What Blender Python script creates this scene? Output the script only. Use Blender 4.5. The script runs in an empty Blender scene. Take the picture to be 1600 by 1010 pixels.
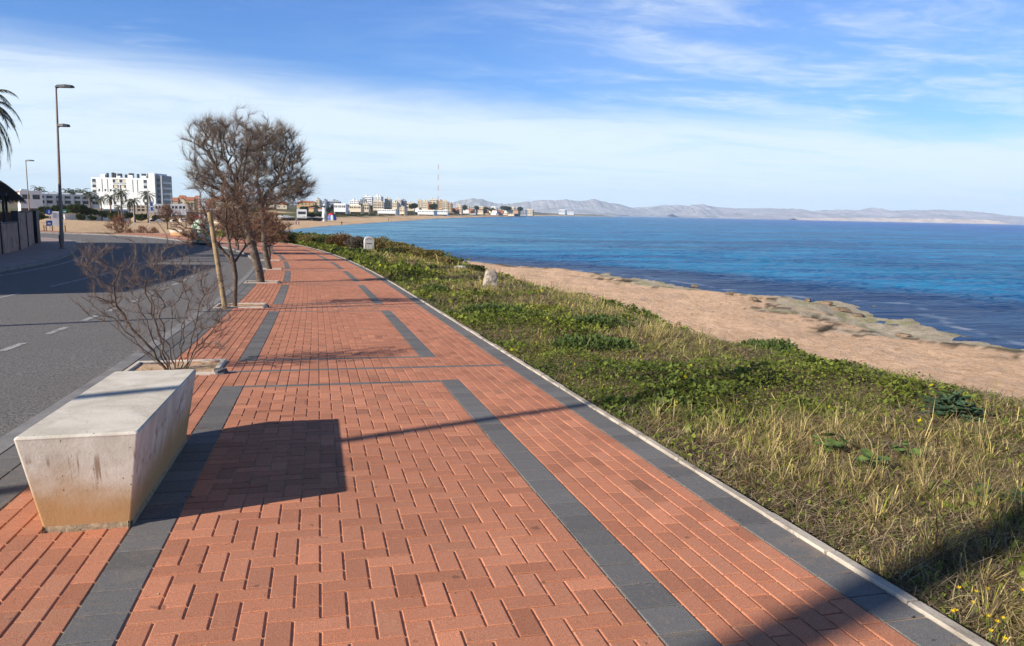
import bpy, math, random
import numpy as np
from mathutils import Vector, Matrix
R = math.radians
SC = bpy.context.scene
COL = SC.collection
rng = np.random.default_rng(11)
random.seed(5)

# ------------------------------------------------------------------ camera
FPX, PITCH, ROLL, YAW, CAMX, CAMH = 1155.9, 8.4314, 1.1935, 14.7491, 0.9152, 1.4188
_p, _r, _y = R(PITCH), R(ROLL), R(YAW)
FW = np.array([math.sin(_y)*math.cos(_p), math.cos(_y)*math.cos(_p), -math.sin(_p)])
_r0 = np.array([math.cos(_y), -math.sin(_y), 0.0]); _u0 = np.cross(_r0, FW)
RT = _r0*math.cos(_r)+_u0*math.sin(_r)
UP = -_r0*math.sin(_r)+_u0*math.cos(_r)
CAM = np.array([CAMX, 0.0, CAMH])
cd = bpy.data.cameras.new("camera"); cam = bpy.data.objects.new("camera", cd); COL.objects.link(cam)
cd.sensor_width = 36; cd.lens = FPX/1600*36; cd.clip_start = 0.05; cd.clip_end = 40000
cam.matrix_world = Matrix(((RT[0], UP[0], -FW[0], CAM[0]), (RT[1], UP[1], -FW[1], CAM[1]), (RT[2], UP[2], -FW[2], CAM[2]), (0, 0, 0, 1)))
SC.camera = cam

# ------------------------------------------------------------------ sun, sky, exposure
SUN_EL, SUN_AZ = R(26), R(21)              # shadows run towards +x, turned by SUN_AZ towards +y
tosun = Vector((-math.cos(SUN_EL)*math.cos(SUN_AZ), -math.cos(SUN_EL)*math.sin(SUN_AZ), math.sin(SUN_EL)))
sd = bpy.data.lights.new("sun", 'SUN'); sd.energy = 5.0; sd.angle = R(0.5); sd.color = (1.0, 0.93, 0.83)
so = bpy.data.objects.new("sun", sd); COL.objects.link(so)
so.rotation_euler = tosun.to_track_quat('Z', 'Y').to_euler(); so.location = (-20, -10, 30)
SC.view_settings.view_transform = 'Standard'; SC.view_settings.look = 'None'
SC.view_settings.exposure = 0.52; SC.view_settings.gamma = 1.0

W = bpy.data.worlds.new("World"); SC.world = W; W.use_nodes = True
nt = W.node_tree; nt.nodes.clear()
def N(t, typ, **kw):
    n = t.nodes.new(typ)
    for k, v in kw.items():
        if k.startswith('i_'):
            n.inputs[int(k[2:])].default_value = v
        else:
            setattr(n, k, v)
    return n
def mth(t, op, a, b=None, c=None, clamp=False):
    n = t.nodes.new('ShaderNodeMath'); n.operation = op; n.use_clamp = clamp
    for i, v in enumerate((a, b, c)):
        if v is None: continue
        if isinstance(v, (int, float)): n.inputs[i].default_value = v
        else: t.links.new(v, n.inputs[i])
    return n.outputs[0]
def mapr(t, v, a, b, c=0.0, d=1.0, smooth=True):
    n = t.nodes.new('ShaderNodeMapRange'); n.interpolation_type = 'SMOOTHSTEP' if smooth else 'LINEAR'
    t.links.new(v, n.inputs[0])
    for i, x in zip((1, 2, 3, 4), (a, b, c, d)): n.inputs[i].default_value = x
    return n.outputs[0]
def noise(t, vec, scale, detail=4.0, rough=0.55, dist=0.0, typ=None):
    n = t.nodes.new('ShaderNodeTexNoise'); n.inputs['Scale'].default_value = scale
    n.inputs['Detail'].default_value = detail; n.inputs['Roughness'].default_value = rough
    n.inputs['Distortion'].default_value = dist
    if vec is not None: t.links.new(vec, n.inputs['Vector'])
    return n.outputs[0]
def mixc(t, fac, a, b, mode='MIX'):
    n = t.nodes.new('ShaderNodeMix'); n.data_type = 'RGBA'; n.blend_type = mode
    for i, v in ((0, fac), (6, a), (7, b)):
        if isinstance(v, (int, float)): n.inputs[i].default_value = v
        elif isinstance(v, tuple): n.inputs[i].default_value = (*v[:3], 1)
        else: t.links.new(v, n.inputs[i])
    return n.outputs[2]

sky = N(nt, 'ShaderNodeTexSky'); sky.sky_type = 'NISHITA'; sky.sun_disc = False
sky.sun_elevation = SUN_EL; sky.sun_rotation = math.atan2(tosun.x, tosun.y)
sky.air_density = 1.0; sky.dust_density = 0.3; sky.ozone_density = 2.2; sky.altitude = 10
tc = N(nt, 'ShaderNodeTexCoord')
sx = N(nt, 'ShaderNodeSeparateXYZ'); nt.links.new(tc.outputs['Generated'], sx.inputs[0])
DX, DY, DZ = sx.outputs
# cirrus: the view direction dropped on a high layer, so streaks close up towards the horizon
zz = mth(nt, 'ADD', mth(nt, 'MAXIMUM', DZ, 0.0), 0.07)
PX = mth(nt, 'DIVIDE', DX, zz); PY = mth(nt, 'DIVIDE', DY, zz)
cx_ = N(nt, 'ShaderNodeCombineXYZ'); nt.links.new(PX, cx_.inputs[0]); nt.links.new(PY, cx_.inputs[1])
mp = N(nt, 'ShaderNodeMapping'); mp.inputs['Rotation'].default_value = (0, 0, R(28)); mp.inputs['Scale'].default_value = (0.62, 1.15, 1)
nt.links.new(cx_.outputs[0], mp.inputs[0])
n1 = noise(nt, mp.outputs[0], 1.05, 9, 0.60, 0.9)
n2 = noise(nt, mp.outputs[0], 4.2, 8, 0.66, 1.4)
mp2 = N(nt, 'ShaderNodeMapping'); mp2.inputs['Location'].default_value = (7.3, 2.1, 0); mp2.inputs['Rotation'].default_value = (0, 0, R(-12)); mp2.inputs['Scale'].default_value = (0.6, 1.0, 1)
nt.links.new(cx_.outputs[0], mp2.inputs[0])
n3 = noise(nt, mp2.outputs[0], 0.62, 5, 0.5, 0.4)
# elevation and azimuth (0 = straight up the path, positive to the sea side)
el = DZ
az = mth(nt, 'ARCTAN2', DX, DY)
wis = mth(nt, 'ADD', mth(nt, 'MULTIPLY', n1, 0.68), mth(nt, 'MULTIPLY', n2, 0.32))
# low veil: everything under an edge that drops slowly towards the sea side
edge = mth(nt, 'ADD', mth(nt, 'MULTIPLY', az, -0.06), mth(nt, 'ADD', mth(nt, 'MULTIPLY', n1, 0.055), 0.012))
veil = mapr(nt, mth(nt, 'SUBTRACT', el, edge), 0.080, 0.150, 1.0, 0.0)
veilv = mth(nt, 'MULTIPLY', veil, mapr(nt, wis, 0.24, 0.56, 0.66, 1.0))
# high wisps, mostly on the sea side
side = mapr(nt, mth(nt, 'ADD', az, mth(nt, 'MULTIPLY', n3, 0.5)), 0.28, 0.62, 0.10, 1.0)
hi = mth(nt, 'MULTIPLY', mapr(nt, wis, 0.42, 0.70, 0.0, 0.72), side)
base = mth(nt, 'MULTIPLY', side, 0.16)
streak = mth(nt, 'MULTIPLY', mapr(nt, n3, 0.56, 0.64), mapr(nt, wis, 0.42, 0.6, 0.0, 0.55))
cl = mth(nt, 'MAXIMUM', veilv, mth(nt, 'MAXIMUM', mth(nt, 'ADD', hi, base), streak), clamp=True)
cl = mth(nt, 'MULTIPLY', cl, mapr(nt, DY, -0.25, 0.25, 0.12, 1.0))   # clouds thinned in the unseen sky behind, lowering the fill light
hsv = N(nt, 'ShaderNodeHueSaturation'); hsv.inputs['Saturation'].default_value = 1.22; hsv.inputs['Value'].default_value = 1.0
nt.links.new(sky.outputs[0], hsv.inputs['Color'])
skyc = mixc(nt, 1.0, hsv.outputs[0], (0.78, 1.32, 2.15), 'MULTIPLY')
cloudc = mixc(nt, mapr(nt, el, 0.0, 0.30), (11.6, 13.6, 14.8), (8.6, 10.2, 13.0))
fin = mixc(nt, cl, skyc, cloudc)
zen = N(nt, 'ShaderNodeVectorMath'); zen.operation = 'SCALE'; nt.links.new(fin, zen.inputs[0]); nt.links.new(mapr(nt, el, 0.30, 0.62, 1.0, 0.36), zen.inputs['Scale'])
fin = zen.outputs[0]                                    # unseen overhead sky dimmed to weaken the fill light in shade
bg = N(nt, 'ShaderNodeBackground'); bg.inputs[1].default_value = 0.055
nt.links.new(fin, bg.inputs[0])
wo = N(nt, 'ShaderNodeOutputWorld'); nt.links.new(bg.outputs[0], wo.inputs[0])
SC.cycles.max_bounces = 6; SC.cycles.diffuse_bounces = 3; SC.cycles.transparent_max_bounces = 8
SC.cycles.volume_bounces = 2; SC.cycles.use_denoising = True
SC.cycles.sample_clamp_indirect = 6

# ------------------------------------------------------------------ the photographed ground, measured
SEA = -6.0
A1, A2, A3, B1, B2, B3, GX = -0.0106, 0.0402, 0.0128, -0.0391, 0.0081, 0.0004, -0.0082
S = np.linspace(-14, 110, 2481); TURN = 56.0
def _th(s):
    t = np.minimum(s, TURN)/30
    a = np.where(s < 0, 0, A1*t+A2*t*t+A3*t**3)
    return np.minimum(a+np.maximum(s-TURN, 0)/26.0, 1.42)
TH = _th(S)
_dx, _dy = -np.sin(TH), np.cos(TH)
i0 = np.argmin(abs(S))
_X = np.concatenate([[0], np.cumsum((_dx[1:]+_dx[:-1])/2*(S[1]-S[0]))]); _Y = np.concatenate([[0], np.cumsum((_dy[1:]+_dy[:-1])/2*(S[1]-S[0]))])
_X = _X-_X[i0]+1.15; _Y = _Y-_Y[i0]
def prof(y):
    y = np.asarray(y, float); t = np.clip(y, 0, 62)/30; yy = np.clip(y, 0, 62)
    z = B1*yy+B2*yy*t+B3*yy*t*t
    return np.where(y < 0, B1*y, z)+np.clip(y-62, 0, 12)*0.006
def zg(x, y):
    return prof(y)+GX*np.clip(x, -14, 6)
def uvw(u, v, off=0.0):
    u = np.asarray(u, float); v = np.asarray(v, float)
    T = np.interp(v, S, TH); x = np.interp(v, S, _X)+(u-1.15)*np.cos(T); y = np.interp(v, S, _Y)+(u-1.15)*np.sin(T)
    return np.stack([x, y, zg(x, y)+off], -1)
def hor(px):
    return 505-FPX*(-(FW[2]+(px-800)/FPX*RT[2])/UP[2])
def at(px, py, Z):                      # a point Z metres ahead seen at that place of the photograph
    return CAM+Z*(FW+RT*(px-800)/FPX-UP*(py-505)/FPX)

# ------------------------------------------------------------------ numeric noise
def _h(i, j, s):
    n = (i*374761393+j*668265263+s*1442695041) & 0xffffffff
    n = ((n ^ (n >> 13))*1274126177) & 0xffffffff
    return ((n ^ (n >> 16)) & 0xffff)/65535.0
def vnoise(x, y, s=0):
    x = np.asarray(x, float); y = np.asarray(y, float)
    i = np.floor(x).astype(np.int64); j = np.floor(y).astype(np.int64); fx = x-i; fy = y-j
    fx = fx*fx*(3-2*fx); fy = fy*fy*(3-2*fy)
    return (_h(i, j, s)*(1-fx)+_h(i+1, j, s)*fx)*(1-fy)+(_h(i, j+1, s)*(1-fx)+_h(i+1, j+1, s)*fx)*fy
def fbm(x, y, o=4, s=0):
    a = 0; w = 0.5; t = 0
    for k in range(o):
        a = a+w*vnoise(x*2**k+k*17.3, y*2**k+k*9.1, s+k); t += w; w *= 0.5
    return a/t
def sst(a, b, x):
    t = np.clip((x-a)/(b-a), 0, 1); return t*t*(3-2*t)

# ------------------------------------------------------------------ helpers
def tag(o, label=None, cat=None, group=None, kind=None):
    for k, v in (('label', label), ('category', cat), ('group', group), ('kind', kind)):
        if v: o[k] = v
    return o
def empty(name, loc=(0, 0, 0), rz=0.0):
    o = bpy.data.objects.new(name, None); COL.objects.link(o); o.location = loc; o.rotation_euler = (0, 0, rz)
    o.empty_display_size = 0.3; return o
def npmesh(name, V, F, mat=None, parent=None, cols=None, smooth=False, mi=None, loc=None):
    """V (n,3); F (m,k) fixed size faces, or list of such arrays"""
    me = bpy.data.meshes.new(name)
    Fs = F if isinstance(F, list) else [F]
    Fs = [np.asarray(f, np.int32) for f in Fs if len(f)]
    V = np.asarray(V, np.float32)
    me.vertices.add(len(V)); me.vertices.foreach_set('co', V.ravel())
    loops = np.concatenate([f.ravel() for f in Fs]); tot = np.concatenate([np.full(len(f), f.shape[1], np.int32) for f in Fs])
    me.loops.add(len(loops)); me.loops.foreach_set('vertex_index', loops)
    me.polygons.add(len(tot)); st = np.zeros(len(tot), np.int32); st[1:] = np.cumsum(tot)[:-1]
    me.polygons.foreach_set('loop_start', st)
    try: me.polygons.foreach_set('loop_total', tot)
    except Exception: pass
    if mi is not None: me.polygons.foreach_set('material_index', np.asarray(mi, np.int32))
    me.update(calc_edges=True)
    me.polygons.foreach_set('use_smooth', np.full(len(tot), bool(smooth)))
    if cols is not None:
        at_ = me.color_attributes.new('tone', 'FLOAT_COLOR', 'POINT')
        c = np.ones((len(V), 4), np.float32); c[:, :cols.shape[1]] = cols; at_.data.foreach_set('color', c.ravel())
    for m in (mat if isinstance(mat, (list, tuple)) else [mat]):
        if m: me.materials.append(m)
    o = bpy.data.objects.new(name, me); COL.objects.link(o)
    if parent: o.parent = parent
    if loc is not None: o.location = loc
    return o
class MB:
    def __init__(s): s.v = []; s.f = []; s.m = []; s.cur = 0
    def add(s, vs, fs, M=None):
        b = len(s.v)
        for v in vs: s.v.append(tuple(M @ Vector(v)) if M is not None else tuple(v))
        for f in fs: s.f.append(tuple(i+b for i in f)); s.m.append(s.cur)
    def box(s, x0, x1, y0, y1, z0, z1, M=None, ch=0.0):
        if ch <= 0:
            s.add([(x0,y0,z0),(x1,y0,z0),(x1,y1,z0),(x0,y1,z0),(x0,y0,z1),(x1,y0,z1),(x1,y1,z1),(x0,y1,z1)],
                  [(0,3,2,1),(4,5,6,7),(0,1,5,4),(1,2,6,5),(2,3,7,6),(3,0,4,7)], M)
        else:
            c = ch; vs = []
            for z, d in ((z0, 0), (z1-c, 0), (z1, c)):
                vs += [(x0+d,y0+d,z),(x1-d,y0+d,z),(x1-d,y1-d,z),(x0+d,y1-d,z)]
            fs = [(0,3,2,1),(8,9,10,11)]
            for k in (0, 4):
                for i in range(4): fs.append((k+i, k+(i+1)%4, k+4+(i+1)%4, k+4+i))
            s.add(vs, fs, M)
    def lathe(s, prof, n=12, M=None, cx=0, cy=0):
        vs = []; fs = []
        for r, z in prof:
            for k in range(n): a = 2*math.pi*k/n; vs.append((cx+r*math.cos(a), cy+r*math.sin(a), z))
        for j in range(len(prof)-1):
            for k in range(n): fs.append((j*n+k, j*n+(k+1)%n, (j+1)*n+(k+1)%n, (j+1)*n+k))
        fs.append(tuple(range(n))[::-1]); fs.append(tuple((len(prof)-1)*n+k for k in range(n)))
        s.add(vs, fs, M)
    def tube(s, pts, rad, n=8):
        pts = [Vector(p) for p in pts]; rr = rad if isinstance(rad, (list, tuple)) else [rad]*len(pts); vs = []; fs = []
        for i, p in enumerate(pts):
            d = (pts[min(i+1, len(pts)-1)]-pts[max(i-1, 0)]).normalized()
            a = d.cross(Vector((0, 0, 1)) if abs(d.z) < .95 else Vector((1, 0, 0))).normalized(); b = d.cross(a)
            for k in range(n): t = 2*math.pi*k/n; vs.append(p+(a*math.cos(t)+b*math.sin(t))*rr[i])
        for j in range(len(pts)-1):
            for k in range(n): fs.append((j*n+k, j*n+(k+1)%n, (j+1)*n+(k+1)%n, (j+1)*n+k))
        fs.append(tuple(range(n))[::-1]); fs.append(tuple((len(pts)-1)*n+k for k in range(n)))
        s.add(vs, fs)
    def build(s, name, mat, parent=None, loc=None, smooth=False):
        me = bpy.data.meshes.new(name); me.from_pydata(s.v, [], s.f)
        for m in (mat if isinstance(mat, (list, tuple)) else [mat]): me.materials.append(m)
        if max(s.m, default=0): me.polygons.foreach_set('material_index', s.m)
        me.validate(); me.update()
        import bmesh
        bm = bmesh.new(); bm.from_mesh(me); bmesh.ops.recalc_face_normals(bm, faces=bm.faces); bm.to_mesh(me); bm.free()
        me.polygons.foreach_set('use_smooth', [bool(smooth)]*len(me.polygons))
        o = bpy.data.objects.new(name, me); COL.objects.link(o)
        if parent: o.parent = parent
        if loc is not None: o.location = loc
        return o
def copy_tree(o, parent=None):
    c = o.copy(); COL.objects.link(c); c.parent = parent
    for ch in o.children: copy_tree(ch, c)
    return c

# ------------------------------------------------------------------ materials
def mat(name, col, rough=0.8, var=0.12, vs=3.0, bump=0.0, bs=40.0, attr=False, spec=0.35, metal=0.0, col2=None, c2s=2.0, c2t=(0.5, 0.65), trans=0.0, coord='Object'):
    m = bpy.data.materials.new(name); m.use_nodes = True; t = m.node_tree; b = t.nodes['Principled BSDF']
    tc = N(t, 'ShaderNodeTexCoord'); V = tc.outputs[coord]
    n = noise(t, V, vs, 5, 0.6)
    dark = tuple(c*(1-var) for c in col); lite = tuple(min(1, c*(1+var)) for c in col)
    c = mixc(t, mapr(t, n, 0.3, 0.7), dark, lite)
    if col2: c = mixc(t, mapr(t, noise(t, V, c2s, 6, 0.65, 0.5), *c2t), c, col2)
    if attr:
        a = N(t, 'ShaderNodeVertexColor'); a.layer_name = 'tone'
        c = mixc(t, 1.0, c, a.outputs[0], 'MULTIPLY')
    t.links.new(c, b.inputs['Base Color']); b.inputs['Roughness'].default_value = rough
    b.inputs['Specular IOR Level'].default_value = spec; b.inputs['Metallic'].default_value = metal
    if bump:
        bn = N(t, 'ShaderNodeBump'); bn.inputs['Strength'].default_value = bump; bn.inputs['Distance'].default_value = 0.01
        t.links.new(noise(t, V, bs, 6, 0.7), bn.inputs['Height']); t.links.new(bn.outputs[0], b.inputs['Normal'])
    if trans:
        tr = N(t, 'ShaderNodeBsdfTranslucent'); t.links.new(c, tr.inputs[0]); mx = N(t, 'ShaderNodeMixShader'); mx.inputs[0].default_value = trans
        t.links.new(b.outputs[0], mx.inputs[1]); t.links.new(tr.outputs[0], mx.inputs[2])
        t.links.new(mx.outputs[0], t.nodes['Material Output'].inputs[0])
    return m
M = {}
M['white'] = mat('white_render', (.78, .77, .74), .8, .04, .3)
M['cream'] = mat('cream_render', (.66, .55, .40), .85, .08, .3)
M['ochre'] = mat('ochre_render', (.55, .36, .18), .85, .1, .3)
M['terra'] = mat('terracotta', (.42, .16, .08), .85, .15, .5)
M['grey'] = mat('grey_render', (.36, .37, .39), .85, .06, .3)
M['glass'] = mat('dark_glass', (.05, .06, .075), .15, .2, 2, spec=.6)
M['darkm'] = mat('dark_metal', (.035, .037, .042), .45, .1, 4)
M['pole'] = mat('weathered_pole', (.30, .22, .17), .6, .12, 2.0, col2=(.20, .15, .12), c2s=1.2)
M['rail'] = mat('galvanised_metal', (.45, .46, .47), .5, .08, 4)
M['bluep'] = mat('blue_paint', (.03, .11, .42), .5, .05, 4)
M['redp'] = mat('red_paint', (.48, .03, .03), .5, .05, 4)
M['greenp'] = mat('green_paint', (.03, .22, .13), .5, .1, 4)
M['blackp'] = mat('black_paint', (.015, .016, .018), .35, .1, 4, spec=.5)
M['silverp'] = mat('silver_paint', (.45, .46, .48), .3, .05, 4, spec=.5)
M['tyre'] = mat('tyre_rubber', (.02, .02, .02), .9, .1, 8)
M['skin'] = mat('skin', (.45, .27, .19), .6, .05, 8)

# ------------------------------------------------------------------ coast, cliff edge, terrain heights
COAST = np.array([(90,-60),(70,-20),(55,8),(46,27),(43.2,35),(42,38.8),(46,47),(49.5,56),(44,63),(41,67.5),(39.5,78),(39.6,85),(32,98),(23.6,110),(14,122),(2,138),(-8,160),(-14,197),(-12,240),(-6.6,290),
                  (2,335),(12.6,375),(36,470),(71.9,597),(108,745),(157.4,917),(300,1330),(560,2000),(900,2900),(1400,3900),(2000,4700),(1900,6500),(1500,9000),(-20000,9000),(-20000,-9000),(90,-9000)], float)
EDGE = np.array([(26,-40),(22,-12),(16.5,0),(13.4,5.8),(11.5,9.0),(10.9,12.0),(11.2,15.6),(11.8,20.2),(12.1,24.6),(11.8,30.6),(11.0,36.2),(10.2,43.4),(10.0,52),(7.6,62),(2.2,71),(-5,78),(-14,83.5),(-30,88),(-60,92),(-400,95),(-400,-400),(26,-400)], float)
def inside(P, x, y):
    x = np.asarray(x); y = np.asarray(y); r = np.zeros(x.shape, bool); n = len(P)
    for i in range(n):
        x0, y0 = P[i]; x1, y1 = P[(i+1) % n]
        c = ((y0 > y) != (y1 > y)) & (x < (x1-x0)*(y-y0)/((y1-y0)+1e-12)+x0)
        r ^= c
    return r
def sdist(P, x, y):
    x = np.asarray(x, float); y = np.asarray(y, float); d = np.full(x.shape, 1e9); n = len(P)
    for i in range(n):
        a = P[i]; b = P[(i+1) % n]; e = b-a; t = np.clip(((x-a[0])*e[0]+(y-a[1])*e[1])/(e@e), 0, 1)
        d = np.minimum(d, np.hypot(x-a[0]-t*e[0], y-a[1]-t*e[1]))
    return np.where(inside(P, x, y), d, -d)
_cp = []
for px, py, Z in [(240,364.5,85),(240,351,290),(160,349.5,220),(120,345,200),(60,341,200),(205,336,330),(300,352,180),(275,362,95),(90,362,95),(10,362,120),(330,358,130),(400,346,400),(330,344,330),(460,343,420),(530,341,430),(540,336,520),(600,334,620),
                  (640,331.5,800),(600,331,640),(565,328.5,640),(640,331.5,700),(670,332.5,830),(700,333,900),(530,327,600),(760,332.5,1500),(880,334,2500),(0,338,200),(0,316,600),(100,322,500),(205,326,430),(300,316,800),(450,321,900),(600,322,1300),(700,325,2200),(820,332,3500),(-300,330,200),(-300,310,900)]:
    p = at(px, py, Z); _cp.append(p)
_cp = np.array(_cp)
def hfar(x, y):
    num = 0; den = 0
    for c in _cp:
        w = 1/((x-c[0])**2+(y-c[1])**2+60)**1.6; num = num+w*c[2]; den = den+w
    return num/den
def kerbx(y):                                  # path's right kerb
    vv = np.linspace(-12, 60, 200); p = uvw(np.full(200, 3.25), vv); return np.interp(y, p[:, 1], p[:, 0])
def height(x, y, full=False):
    x = np.asarray(x, float); y = np.asarray(y, float)
    dE = sdist(EDGE, x, y); dC = sdist(COAST, x, y)
    near = zg(x, y)-0.06
    kx = kerbx(y); dk = np.where(y < 60, x-kx, 0)
    f = np.clip(dk/np.maximum(dk+np.maximum(dE, 0), .5), 0, 1)
    fall = sst(.42, 1.0, f)
    zed = -2.15+0.55*sst(40, 60, y)
    near = np.where(dk > 0, near*(1-fall)+zed*fall+0.10*(fbm(x*.55, y*.55, 3, 3)-.5)*sst(0, 1.5, dk), near)
    mound = 0.0*np.exp(-((x-5.6)**2/5+(y-56)**2/14))+0.25*np.exp(-((x+.5)**2/8+(y-72)**2/8))+.15*np.exp(-((x-8.5)**2/3+(y-47)**2/16))
    near = near+np.where(dk > 0.6, mound, mound*sst(60, 66, y))
    far = hfar(x, y)
    b = sst(72, 100, y)*1.0
    b = np.maximum(b, sst(-22, -45, x)*sst(50, 70, y))
    inland = near*(1-b)+far*b
    shelf = SEA+np.where(dC > 0, np.minimum(0.055*dC, 2.0)+.02*np.minimum(dC, 3), 0.05*dC)
    shelf = np.maximum(shelf, -12)
    nearshelf = sst(130, 95, y)*sst(-60, -20, x)
    rk = (fbm(x*.35, y*.35, 4, 8)-.5)*0.55*sst(34, 6, dC)+(fbm(x*1.7, y*1.7, 3, 9)-.5)*.16+(fbm(x*.5+7, y*.5, 4, 19)-.5)*.55*sst(9, 4, dC)
    ledge = 0.28*sst(7.0, 8.2, dC+3*(fbm(x*.3, y*.3, 3, 4)-.5))
    flats = -0.16*sst(7.5, 5.5, dC)
    shelf = shelf+nearshelf*(rk+ledge+flats)*sst(-14, -2, dC)
    cl = sst(-1.6, 0.15, dE)
    hi = np.where(y > 95, np.minimum(inland, shelf+6*sst(60, 500, dC)), inland)
    beachy = sst(86, 100, y)
    h = shelf*(1-cl)+inland*cl
    hb = np.minimum(np.where(dC > 0, far, 99), shelf+np.clip(dC-30, 0, 1e9)*.06)
    h = h*(1-beachy)+np.where(dC > 0, hb, shelf)*beachy
    if full: return h, dE, dC, dk
    return h
def hz(x, y): return float(height(np.array([x]), np.array([y]))[0])

# ------------------------------------------------------------------ terrain sheet
rad = [0.6]
while rad[-1] < 8200: rad.append(rad[-1]*1.024)
rad = np.array(rad)
ang = np.concatenate([np.arange(-62, 62, .26), np.arange(62, 298, 4.0)])
ang = np.radians(ang)
RR, AA = np.meshgrid(rad, ang, indexing='ij')
gx_ = CAMX+RR*np.sin(AA+_y); gy_ = RR*np.cos(AA+_y)
H, dE, dC, dk = height(gx_, gy_, True)
# under the pavings the sheet stays well below them
U0 = uvw(np.full(len(S), -1.25), S); 
KERBL = np.array([(-9.3,-14),(-9.3,10),(-9.35,22),(-9.5,28.5),(-9.8,33),(-10.3,37),(-11.2,42),(-12.3,46.6),(-13.1,50),(-14.2,54),(-16,59.5),(-18.6,63.8),(-22,66.5),(-32,70),(-60,76)], float)
KERBR = np.concatenate([uvw(np.full(12, -1.25), np.linspace(-13, 38, 12))[:, :2], np.array([(-2.75,42.5),(-3.7,48),(-5.5,54.5),(-8.5,61.5),(-12.3,68),(-17,72),(-23,74.6),(-33,78),(-62,85)])])
RIGHTP = np.concatenate([uvw(np.full(60, 3.2), np.linspace(-13, 80, 60))[:, :2], [(-45, 86), (-80, 88), (-80, -14)]])
under = inside(RIGHTP, gx_, gy_)
H = np.where(under & (gy_ < 92), np.minimum(H, zg(gx_, gy_)-0.26), H)
V = np.stack([gx_, gy_, H], -1).reshape(-1, 3)
nr, na = RR.shape
I = np.arange(nr*na).reshape(nr, na)
I2 = np.concatenate([I, I[:, :1]], 1)
Fq = np.stack([I2[:-1, :-1], I2[:-1, 1:], I2[1:, 1:], I2[1:, :-1]], -1).reshape(-1, 4)
# colour of the ground itself
def C(*a): return np.array(a, float)
sand, rock, soil, scrub, pale, weed = C(.78,.54,.32), C(.90,.595,.37), C(.22,.145,.08), C(.13,.13,.05), C(.62,.52,.37), C(.045,.035,.02)
x, y = gx_, gy_
nA = fbm(x*.5, y*.5, 5, 21); nB = fbm(x*2.2, y*2.2, 4, 22); nL = fbm(x*.03, y*.03, 4, 23)
c = np.zeros(x.shape+(3,)); w = lambda a: a[..., None]
veg = (dE > -1.9) & (y < 92)
c[:] = sand*(0.92+.16*w(nA))
rk = rock*(0.80+.42*w(nA))+C(.03,.035,.04)*w(sst(.5, .7, nB))
isn = w(sst(120, 95, y)*(dE < 0))
c = c*(1-isn)+rk*isn
flat = w(sst(11.5, 8.5, dC+9*(fbm(x*.22, y*.22, 3, 31)-.5))*sst(125, 105, y)*(dE < 0))
pc = pale*(.75+.5*w(nB))*(1-w(sst(.52, .66, nA))*np.array([.30,.22,.45]))
c = c*(1-flat)+pc*flat
wd = w(np.exp(-((dC-10.2+9*(fbm(x*.22, y*.22, 3, 31)-.5))/1.5)**2)*sst(.50, .56, fbm(x*1.6, y*1.6, 5, 33))*sst(125, 105, y)*(dE < 0))
c = c*(1-wd)+weed*2.0*wd
wet = w(sst(1.2, -.6, dC+2.5*(nA-.5)))
c = c*(1-wet)+(np.where(y[..., None] > 120, C(.30,.19,.12), C(.07,.06,.04)))*wet
vg = w(sst(-1.9, -.8, dE+ .8*(nA-.5))*(y < 92))
sl = soil*(.6+.8*w(nB)); sl = sl*(1-w(sst(.55, .75, nA)))+C(.34,.25,.15)*w(sst(.55, .75, nA))
c = c*(1-vg)+sl*vg
# far land: dunes with scrub, town ground
dune = w(sst(.30, .42, nL+.10*sst(60, 260, dC))*sst(28, 45, dC+20*(nA-.5))*sst(330, 430, y))
c = c*(1-dune)+(scrub*(.7+.7*w(nA)))*dune
leftsand = w((y > 60)*(x < -10)*sst(150, 230, y)*sst(.48, .55, fbm(x*.02, y*.05, 3, 44))*sst(330, 200, y)*sst(60, 90, dC))
c = c*(1-leftsand)+(scrub*(.8+.7*w(nA)))*leftsand
town = w(sst(330, 520, y)*sst(120, 200, dC))
c = c*(1-town)+C(.22,.19,.13)*(.6+.6*w(nL))*town
dirt = mat('open_ground', (1, 1, 1), .95, .16, 1.2, bump=.6, bs=9.0, attr=True, spec=.1, col2=(.74, .64, .56), c2s=3.4, c2t=(.52, .62))
t = dirt.node_tree; b = t.nodes['Principled BSDF']; g = N(t, 'ShaderNodeNewGeometry'); h1 = noise(t, g.outputs['Position'], 1.4, 10, .72, .6); h2 = noise(t, g.outputs['Position'], .5, 8, .7)
bn = N(t, 'ShaderNodeBump'); bn.inputs['Strength'].default_value = 1.0; bn.inputs['Distance'].default_value = .35; t.links.new(mth(t, 'ADD', h1, h2), bn.inputs['Height']); t.links.new(bn.outputs[0], b.inputs['Normal'])
tag(npmesh('ground', V, Fq, dirt, cols=c.reshape(-1, 3), smooth=True), kind='structure')

# ------------------------------------------------------------------ sea
sr = [6.0]
while sr[-1] < 13500: sr.append(sr[-1]*(1.03 if sr[-1] < 34 or sr[-1] > 420 else 1.0058))
sr = np.array(sr); sa = np.radians(np.arange(-62, 64.1, .17))
RR, AA = np.meshgrid(sr, sa, indexing='ij')
x = CAMX+RR*np.sin(AA+_y); y = RR*np.cos(AA+_y)
d = -sdist(COAST, x, y)+14*(fbm(x*.02, y*.02, 4, 51)-.5)*sst(20, 120, RR)+5*(fbm(x*.15, y*.15, 3, 52)-.5)
nS = fbm(x*.012, y*.03, 4, 53)
deep, turq, purp, milky = C(.0010,.076,.36), C(.003,.170,.36), C(.005,.042,.135), C(.10,.30,.42)
t1 = w(sst(9, 22, d)); t2 = w(sst(150, 900, d+200*(nS-.5)))
c = purp*(1-t1)+turq*t1; c = c*(1-t2)+deep*t2
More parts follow.
